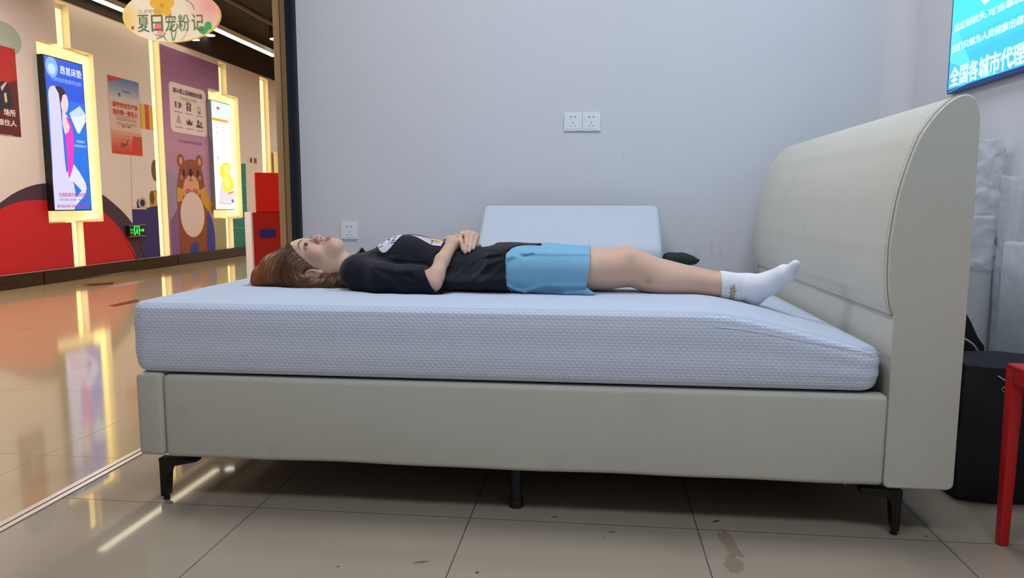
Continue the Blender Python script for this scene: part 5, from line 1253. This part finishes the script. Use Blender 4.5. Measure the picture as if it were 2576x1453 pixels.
def shirt_field(P):
    d = shirt_outer(P)
    d = np.maximum(d, hemline(P))
    # hollow neck, hem and sleeve ends
    nk = sd_cone(P, (-.93, 2.393, .620), (-.836, 2.382, .624), .060, .058)
    d = smax(d, -nk, .004)
    d = np.maximum(d, (-.793+.010*(P[2]-.62)/.05-.03*np.abs(P[1]-2.385)/.09)-P[0])
    d = smax(d, -(np.minimum(arm_r(P), arm_l(P))+.0005+np.where(P[0] < -.505, F4(.05), F4(0))), .006)
    d = smax(d, -(np.minimum(hand_r(P), hand_l(P))-.0005), .004)
    return d
cloth_black = mat('black_jersey', C(19, 20, 31), .85, var=.1, vscale=20, bump=.15, bscale=700, sheen=.08, spec=.25)
V, Q = patch(shirt_field, (-.84, 2.125, .552), (-.16, 2.645, .775), .0030)
shirt = field_mesh('t_shirt', V, Q, [cloth_black], person); SV, SQ = V, Q
bvh_shirt = BVHTree.FromPolygons([tuple(map(float, v)) for v in V], [tuple(map(int, f)) for f in Q])
# ribbed collar
m_ = MB(); P_ = []
for a in np.linspace(0, 2*math.pi, 48, endpoint=False):
    y_ = 2.385+.0605*math.cos(a); z_ = .627+.056*math.sin(a)
    x_ = -.793+.010*(z_-.62)/.05-.03*abs(y_-2.385)/.09
    P_.append((x_+.004, y_, z_))
P_.append(P_[0]); m_.tube(P_, .0048, cloth_black, 8, cap=False); m_.build('collar', shirt, True)
# print on the chest, laid on the cloth
def drape(vs, bvh, dirv, start, lift=.0009):
    out = []
    for p in vs:
        o_ = Vector(p)-Vector(dirv)*start; h = bvh.ray_cast(o_, Vector(dirv)); out.append(tuple((h[0]-Vector(dirv)*lift) if h[0] is not None else p))
    return out
def drape_poly(mb, pts, bvh, to3, dirv, mt, lift, step=.006, start=.2):
    """fill a 2D outline with small cells and lay them on a surface"""
    b = bmesh.new(); f = b.faces.new([b.verts.new((p[0], p[1], 0)) for p in pts])
    x0, x1 = min(p[0] for p in pts), max(p[0] for p in pts); y0, y1 = min(p[1] for p in pts), max(p[1] for p in pts)
    for ax, a0, a1 in ((0, x0, x1), (1, y0, y1)):
        for v in np.arange(a0+step/2, a1, step):
            bmesh.ops.bisect_plane(b, geom=b.verts[:]+b.edges[:]+b.faces[:], plane_co=(v, 0, 0) if ax == 0 else (0, v, 0), plane_no=(1, 0, 0) if ax == 0 else (0, 1, 0))
    b.verts.ensure_lookup_table(); b.verts.index_update()
    vs = drape([to3(q.co.x, q.co.y) for q in b.verts], bvh, dirv, start, lift)
    mb.add(vs, [tuple(q.index for q in f.verts) for f in b.faces], mt); b.free()
def drape_text(mb, body, x0, y0, w, h, bvh, to3, dirv, mt, lift, off=0, start=.2):
    vs, fs = text_mesh(body, off); xs = [p[0] for p in vs]; ys_ = [p[1] for p in vs]
    q = [((p[0]-min(xs))/(max(xs)-min(xs))*w+x0, (p[1]-min(ys_))/(max(ys_)-min(ys_))*h+y0) for p in vs]
    mb.add(drape([to3(*p) for p in q], bvh, dirv, start, lift), fs, mt)
pr_w = mat('print_white', C(206, 212, 226), .8); pr_k = mat('print_ink', C(24, 26, 44), .8); pr_p = mat('print_pink', C(222, 196, 214), .8); pr_y = mat('print_yellow', C(206, 200, 70), .8)
chest = lambda u, v: (-.668-v, 2.345+u, .70)        # u across her chest away from the camera, v towards her head
dn = (0, 0, -1)
m_ = MB(); drape_poly(m_, ellipse(0, 0, .070, .040, 36), bvh_shirt, chest, dn, pr_w, .0012); m_.build('chest_print', shirt)
m_ = MB()
drape_text(m_, 'I GO', -.050, .014, .058, .013, bvh_shirt, chest, dn, pr_k, .0020, .012); drape_text(m_, '...AND...', -.056, -.006, .108, .014, bvh_shirt, chest, dn, pr_k, .0020, .018); drape_text(m_, 'IN IT', -.054, -.026, .072, .014, bvh_shirt, chest, dn, pr_k, .0020, .018)
m_.build('chest_lettering', shirt)
m_ = MB()
drape_poly(m_, [(.012, -.055), (.05, -.052), (.055, -.105), (.045, -.165), (-.012, -.168), (-.016, -.14), (-.004, -.10)], bvh_shirt, chest, dn, pr_p, .0012)
drape_poly(m_, [(.024, -.125), (.055, -.12), (.06, -.155), (.026, -.16)], bvh_shirt, chest, dn, pr_y, .0020)
for q in ([(.016, -.060), (.018, -.060), (.006, -.160), (.004, -.160)], [(.032, -.06), (.034, -.06), (.024, -.155), (.022, -.155)], [(-.010, -.135), (.03, -.13), (.03, -.132), (-.010, -.138)]):
    drape_poly(m_, q, bvh_shirt, chest, dn, pr_k, .0026)
m_.build('chest_picture', shirt)

# ---- shorts
CREASES2 = [(XZ([(-0.2782,2.2,0.6019),(-0.2479,2.19,0.5817),(-0.2166,2.19,0.5737)]), .0075, .006), (XZ([(-0.2697,2.2,0.5899),(-0.2383,2.19,0.5685)]), -.004, .005), (XZ([(-0.2142,2.19,0.5761),(-0.1574,2.2,0.5987),(-0.0951,2.2,0.5983),(-0.0309,2.2,0.5992)]), .0085, .0065), (XZ([(-0.1489,2.2,0.5891),(-0.1189,2.2,0.5799),(-0.0592,2.2,0.5796)]), -.0025, .006),
    (XZ([(-0.2635,2.25,0.6794),(-0.2333,2.28,0.6888),(-0.2002,2.3,0.6927),(-0.0287,2.3,0.6929)]), .005, .006), (XZ([(-0.2504,2.3,0.6923),(-0.2158,2.28,0.6839),(-0.1922,2.28,0.6879)]), -.006, .005), (XZ([(-0.2881,2.22,0.6692),(-0.2646,2.26,0.6824),(-0.2504,2.3,0.6898)]), .006, .006)]
def shorts_field(P):
    d = None
    for y0 in (2.288, 2.458):
        sg_ = -1 if y0 < YM else 1
        s_ = xloft(P, [(-.36, y0-.01*sg_*-1*0, .635, .105, .066), (-.22, y0+.004*sg_, .6355, .100, .069), (-.12, y0+.008*sg_, .635, .096, .068), (-.02, y0+.010*sg_, .634, .090, .0655), (.02, y0+.010*sg_, .634, .089, .065)], 2.25)
        d = s_ if d is None else smin(d, s_, .02)
    d = smin(d, xloft(P, [(-.40, YM, .634, .165, .064), (-.24, YM, .636, .180, .068), (-.19, YM, .636, .17, .062)], 2.4), .02)
    d = smin(d, sd_chain(P, [(-.28, 2.235, .590), (-.16, 2.222, .581), (-.09, 2.208, .577), (-.02, 2.198, .576), (.01, 2.202, .577)], [.016, .012, .009, .007, .005], .01), .018)
    d = np.minimum(d, np.where(P[0] < -.04, np.minimum(leg(P, -1), leg(P, 1))-.007, F4(1)))
    w = waves(P, 34, 21); d = d+.0030*w*np.clip((P[2]-.575)/.03, 0, 1)+.0010*waves(P, 80, 5)
    d = smin(d, sd_cone(P, (-.20, 2.455, .672), (-.03, 2.462, .668), .034, .028), .02)
    for pts, A_, w_ in CREASES2: d = d-A_*crease(P, pts, w_)
    d = np.maximum(d, P[0]-(-.020-.010*np.clip((.66-P[2])/.06, 0, 1)+.030*np.clip((.590-P[2])/.016, 0, 1)*np.clip((2.24-P[1])/.02, 0, 1)))
    d = np.maximum(d, np.where(hemline(P) < .004, shirt_outer(P)+.005, F4(-1)))
    d = np.where(P[0] > -.034, np.maximum(d, -(leg(P, -1)-.0045)), d)
    return d
denim = mat('light_blue_denim', C(126, 176, 206), .85, var=.10, vscale=14, bump=.5, bscale=520, spec=.15)
_n = denim.node_tree
V, Q = patch(shorts_field, (-.41, 2.150, .552), (.02, 2.60, .73), .0029)
field_mesh('shorts', V, Q, [denim], person); HV, HQd = V, Q

# ---- socks
sockm = mat('white_sock', C(228, 230, 238), .85, var=.02, vscale=60, bump=.25, bscale=600, spec=.15)
def rib(m, s_):
    nt = m.node_tree; n = nt.nodes; L = nt.links; g = n.new('ShaderNodeNewGeometry'); s3 = n.new('ShaderNodeSeparateXYZ'); L.new(g.outputs['Position'], s3.inputs[0])
    w = math_node(nt, 'SINE', math_node(nt, 'MULTIPLY', math_node(nt, 'ADD', s3.outputs[2], math_node(nt, 'MULTIPLY', s3.outputs[0], .12)), s_))
    w = math_node(nt, 'MULTIPLY', w, math_node(nt, 'LESS_THAN', s3.outputs[0], .438))
    bp = n.new('ShaderNodeBump'); bp.inputs['Strength'].default_value = .5; bp.inputs['Distance'].default_value = .0012; L.new(w, bp.inputs['Height']); L.new(bp.outputs['Normal'], n['Principled BSDF'].inputs['Normal'])
rib(sockm, 1250)
def sock_field(P, s):
    y0 = 2.288 if s < 0 else 2.458
    lg = xloft(P, [(x, y0+dy*(1 if s < 0 else -.6), z, a+.0022, b+.0022) for x, dy, z, a, b in LEG[-4:]], 2.15)
    d = smin(lg, foot(P, s, .0), .022)-.0012
    d = d+.0008*waves(P, 90, 4)
    x_top = .377 if s < 0 else .40
    d = np.maximum(d, x_top+.04*(P[2]-.59)*0-P[0])
    return np.where(P[0] < x_top+.012, np.maximum(d, -(leg(P, s)-.0003)), d)
SOCKV = []
for s, lo, hi in ((-1, (.36, 2.17, .505), (.66, 2.37, .71)), (1, (.36, 2.38, .505), (.60, 2.60, .68))):
    V, Q = patch(lambda P: sock_field(P, s), lo, hi, .0021); so = field_mesh('sock', V, Q, [sockm], person); SOCKV.append((V, Q))
    if s < 0: sock_r = so; bvh_sock = BVHTree.FromPolygons([tuple(map(float, v)) for v in V], [tuple(map(int, f)) for f in Q])
# printed OMG! burst on the near cuff: u upwards, v towards her knee
BC_ = [(0.4098,2.262,0.5741)][0]
cuff = lambda u, v: (BC_[0]-v, 2.262, BC_[2]+u)
star = []
for k, (r, a) in enumerate(zip([.020, .011, .016, .010, .022, .010, .034, .011, .022, .011, .020, .010, .021, .011], range(0, 364, 26))): star.append((r*.95*math.cos(math.radians(a+190)), r*.62*math.sin(math.radians(a+190))))
m_ = MB(); drape_poly(m_, star, bvh_sock, cuff, (0, 1, 0), mat('print_rose', C(206, 140, 150), .8), .0008, .004, .12); m_.build('printed_burst', sock_r)
m_ = MB(); drape_text(m_, 'OMG!', -.0215, -.0065, .043, .0125, bvh_sock, cuff, (0, 1, 0), mat('print_dark_green', C(34, 66, 34), .8), .0014, .085, .12)
drape_text(m_, 'OMG!', -.0200, -.0050, .040, .0095, bvh_sock, cuff, (0, 1, 0), mat('print_lime', C(190, 232, 120), .8), .0022, .022, .12); m_.build('printed_lettering', sock_r)

# ---- hair
def hair_field(P, groove=True):
    Q = to_head(P); A = [np.abs(Q[0]), Q[1], Q[2]]
    sk = head_skull(Q)
    # face opening: hairline from the forehead down past the temple and in front of the ear
    yl = np.interp(Q[2].ravel(), [-120, -20, 2, 25, 45, 58, 72, 90, 108, 122, 140], [-30, -16, 20, 34, 41, 47, 58, 72, 76, 70, 52]).reshape(Q[2].shape).astype(F4)
    yl = np.where(Q[2] < 50, yl-np.clip((66-A[0])/10, 0, 4)*6, yl)
    cap = sk-(2.5+7.0*np.clip((yl-Q[1])/34, 0, 1))
    cap = smin(cap, sd_ell(Q, (0, -28, 30), (76, 70, 80))-2, 20)
    cap = smax(cap, (Q[1]-yl)*.8, 4)
    d = cap/1000
    # swept back on to the mattress
    d = smin(d, sd_chain(P, [(-1.02, 2.36, .655), (-1.08, 2.355, .632), (-1.125, 2.352, .602), (-1.150, 2.350, .580)], [.046, .037, .024, .009], .02), .03)
    d = smin(d, sd_chain(P, [(-1.00, 2.335, .625), (-1.07, 2.325, .600), (-1.12, 2.325, .580)], [.046, .034, .014], .02), .03)
    d = smin(d, sd_chain(P, [(-1.02, 2.43, .64), (-1.09, 2.44, .61), (-1.14, 2.44, .580)], [.050, .036, .012], .02), .03)
    d = smin(d, sd_chain(P, [(-1.01, 2.318, .590), (-.93, 2.308, .578), (-.86, 2.315, .578), (-.80, 2.330, .580)], [.028, .022, .019, .014], .02), .025)
    d = smin(d, sd_chain(P, [(-.90, 2.345, .585), (-.84, 2.345, .590), (-.79, 2.345, .590)], [.030, .024, .018], .02), .02)
    d = smax(d, .566-P[2]+.004*np.sin(P[0]*40), .006)
    # ear stays free, neck and face front stay free
    d = smax(d, -(sd_ell(A, (80, 4, 13), (16, 20, 30)))/1000, .006)
    d = smax(d, -(sd_cone(P, (-.885, 2.40, .640), (-.76, 2.39, .655), .049, .05)), .008)
    # strand grooves running along the flow
    if not groove: return d
    u = np.arctan2(P[2]-.638, -(P[0]+.942)); rr = np.sqrt((P[2]-.638)**2+(P[0]+.942)**2)+(P[1]-2.39)*.35
    g = np.sin(rr*520+2.5*np.sin(u*2.3+rr*40)+1.5*u)*.5+np.sin(rr*980-3*np.sin(u*1.7)+P[1]*90)*.35+np.sin(rr*250+4*np.sin(u*1.3+P[1]*25))*.6
    return d+F4(.0009)*g
hairm = mat('auburn_hair', C(118, 74, 44), .42, var=.0, spec=.45)
_n = hairm.node_tree; _b = _n.nodes['Principled BSDF']
_g = _n.nodes.new('ShaderNodeNewGeometry'); _m = _n.nodes.new('ShaderNodeSeparateXYZ'); _n.links.new(_g.outputs['Position'], _m.inputs[0])
_w = _n.nodes.new('ShaderNodeTexNoise'); _w.inputs['Scale'].default_value = 1; _w.inputs['Detail'].default_value = 5
_c = _n.nodes.new('ShaderNodeCombineXYZ')
_hz = math_node(_n, 'SUBTRACT', _m.outputs[2], .638); _hx = math_node(_n, 'ADD', _m.outputs[0], .942)
_ang = math_node(_n, 'ARCTAN2', _hz, math_node(_n, 'MULTIPLY', _hx, -1))
_rad = math_node(_n, 'SQRT', math_node(_n, 'ADD', math_node(_n, 'MULTIPLY', _hz, _hz), math_node(_n, 'MULTIPLY', _hx, _hx)))
_n.links.new(math_node(_n, 'MULTIPLY', _rad, 130), _c.inputs[0]); _n.links.new(math_node(_n, 'MULTIPLY', _m.outputs[1], 60), _c.inputs[1]); _n.links.new(math_node(_n, 'MULTIPLY', _ang, 1.6), _c.inputs[2]); _n.links.new(_c.outputs[0], _w.inputs['Vector'])
_x = _n.nodes.new('ShaderNodeMix'); _x.data_type = 'RGBA'; _n.links.new(_w.outputs['Fac'], _x.inputs['Factor'])
_x.inputs['A'].default_value = (*C(48, 28, 18), 1); _x.inputs['B'].default_value = (*C(114, 68, 38), 1)
# dyed ends are lighter and more orange than the roots
_e = _n.nodes.new('ShaderNodeMapRange'); _e.inputs[1].default_value = -1.02; _e.inputs[2].default_value = -1.12; _n.links.new(_m.outputs[0], _e.inputs[0])
_y = _n.nodes.new('ShaderNodeMix'); _y.data_type = 'RGBA'; _n.links.new(math_node(_n, 'MULTIPLY', _e.outputs[0], .65), _y.inputs['Factor']); _n.links.new(_x.outputs['Result'], _y.inputs['A']); _y.inputs['B'].default_value = (*C(178, 106, 50), 1)
_n.links.new(_y.outputs['Result'], _b.inputs['Base Color'])
hlo, hhi, hh = (-1.175, 2.265, .556), (-.775, 2.515, .775), .0017
PG = grid(hlo, hhi, hh); HF = hair_field(PG); V, Q = surfnet(HF, hlo, hh)
hair = field_mesh('hair', V, Q, [hairm], person); HAV, HAQ = V, Q
# loose strands following the sweep, lifted a little off the mass
HS = hair_field(PG, False)
gx_, gy_, gz_ = [np.gradient(HS, hh, axis=i) for i in range(3)]
def samp(p):
    q = np.clip((p-np.array(hlo))/hh, 0, np.array(HS.shape)-1.001); i = q.astype(int); f = q-i; a = np.zeros(4)
    for c in range(8):
        o = (c & 1, c >> 1 & 1, c >> 2 & 1); w = np.prod([f[k] if o[k] else 1-f[k] for k in range(3)]); j = tuple(i+np.array(o))
        a += w*np.array((HS[j], gx_[j], gy_[j], gz_[j]))
    return a[0], a[1:]
rnd = random.Random(11); m_ = MB(); N_ = 0
near_ear = lambda p: -.975 < p[0] < -.888 and .580 < p[2] < .648 and p[1] < 2.345
cand = V[(V[:, 2] > .575) & (V[:, 1] < 2.46)]
while N_ < 900 and len(cand):
    p = cand[rnd.randrange(len(cand))].astype(float)+0; L_ = rnd.randint(10, 26); pts = []; ofs = rnd.uniform(.0002, .0016)
    drift = rnd.uniform(-.10, .16); sway = rnd.uniform(-.15, .15)
    for k in range(L_):
        f_, n_ = samp(p); nn_ = np.linalg.norm(n_)+1e-9; n_ = n_/nn_
        p = p-n_*(f_-ofs); pts.append(tuple(p))
        rx_, rz_ = p[0]+.942, p[2]-.638; rl = math.hypot(rx_, rz_)+1e-9
        dv = np.array((-rz_/rl+drift*rx_/rl, sway, rx_/rl+drift*rz_/rl))
        dv -= n_*(dv@n_); dv /= np.linalg.norm(dv)+1e-9
        p = p+dv*.0055
        if p[2] < .566 or p[0] > -.80 or near_ear(p): break
    if len(pts) > 4:
        n = len(pts); w = rnd.uniform(.00025, .0006); m_.tube(pts, [w*math.sin(math.pi*min(1, .12+i/(n-1)*.88))**.6+.0001 for i in range(n)], hairm, 4, cap=False)
    N_ += 1
# fly-away tips at the end on the mattress
for k in range(24):
    y_ = 2.30+rnd.random()*.14; x_ = -1.08-rnd.random()*.05; z_ = .575+rnd.random()*.03
    m_.tube([(x_, y_, z_), (x_-.02, y_+rnd.uniform(-.012, .012), .5735), (x_-.030-.015*rnd.random(), y_+rnd.uniform(-.02, .02), .5725)], [.0007, .0005, .0001], hairm, 4, cap=False)
m_.build('hair_strands', hair, True, 180)

# ---- ring and earring worn, microphone clipped to the collar
silver = mat('silver', C(214, 210, 204), .2, 1, var=.05)
a_, b_ = np.array(FI['index'][0]), np.array(FI['index'][1]); c_ = a_*.22+b_*.78; ax = (b_-a_)/np.linalg.norm(b_-a_); e1 = np.cross(ax, (0, 0, 1)); e1 /= np.linalg.norm(e1); e2 = np.cross(e1, ax)
m_ = MB(); m_.tube([tuple(c_+.0096*(e1*math.cos(t)+e2*math.sin(t))) for t in np.linspace(0, 2*math.pi, 25)], .0014, silver, 8, cap=False); m_.build('ring', person, True)
m_ = MB(); ep = from_head((77, 9, -15)); m_.ell(tuple(ep), (.0022, .0022, .0022), silver, 12, 8); ep = from_head((77, 7, -19)); m_.ell(tuple(ep), (.0018, .0018, .0018), silver, 12, 8); m_.build('earring', person, True)
mp = [(-0.7761,2.372,0.6874)][0]
t = thing('microphone', 'tiny black fuzzy microphone clipped to the shirt collar', 'microphone', mp)
m_ = MB(); b = bmesh.new(); bmesh.ops.create_icosphere(b, subdivisions=3, radius=.0065)
for q in b.verts: q.co = Vector(mp)+q.co*(1+.25*rnd.random())
m_.bm(b, black); m_.build('foam', t)
m_ = MB(); m_.tube([(mp[0]+.004, mp[1], mp[2]-.003), (mp[0]+.012, mp[1]-.002, mp[2]-.005)], .0026, black, 8); m_.build('clip', t)
m_ = MB()
for k in range(16):
    a = rnd.uniform(0, 6.28); el = rnd.uniform(-.2, 1.5); v_ = Vector((math.cos(a)*math.cos(el)-.3, math.sin(a)*math.cos(el), math.sin(el)+.1)); m_.tube([Vector(mp)+v_*.004, Vector(mp)+v_*rnd.uniform(.009, .0135)], [.0009, .0002], black, 4)
m_.build('fuzz', t)

# ---- the mattress gives way under her
allv = np.concatenate([BV[np.unique(BF)], SV, HV, SOCKV[0][0], SOCKV[1][0], HAV])
allv = allv[allv[:, 2] < .60]
DX0, DY0, DH = -1.35, 2.05, .006; DN = (int(2.1/DH), int(.75/DH))
low_ = np.full(DN, 9.0); ii = ((allv[:, 0]-DX0)/DH).astype(int); jj = ((allv[:, 1]-DY0)/DH).astype(int)
ok = (ii >= 0) & (jj >= 0) & (ii < DN[0]) & (jj < DN[1]); np.minimum.at(low_, (ii[ok], jj[ok]), allv[ok, 2]-.0015)
base_ = np.broadcast_to(mtop(DX0+DH*(np.arange(DN[0])+.5))[:, None], DN)
dep = np.clip(base_-low_, 0, .06)
# the cover follows: each pressed spot pulls its surroundings down along a slope
for _ in range(26):
    p = np.pad(dep, 1, 'edge'); nb = np.maximum.reduce([p[:-2, 1:-1], p[2:, 1:-1], p[1:-1, :-2], p[1:-1, 2:]])-.0021; dep = np.maximum(dep, nb)
pp_ = np.pad(dep, 2, 'edge'); dep2 = sum(pp_[a:a+DN[0], b:b+DN[1]] for a in range(5) for b in range(5))/25; dep = np.maximum(dep2, dep*.97)
def dent(X, Y):
    i = np.clip((X-DX0)/DH-.5, 0, DN[0]-2); j = np.clip((Y-DY0)/DH-.5, 0, DN[1]-2); i0, j0 = i.astype(int), j.astype(int); fi, fj = i-i0, j-j0
    v = dep[i0, j0]*(1-fi)*(1-fj)+dep[i0+1, j0]*fi*(1-fj)+dep[i0, j0+1]*(1-fi)*fj+dep[i0+1, j0+1]*fi*fj
    out = (Y < DY0+.01) | (Y > DY0+.73); return np.where(out, 9, mtop(X)-v)
build_mattress(dent)
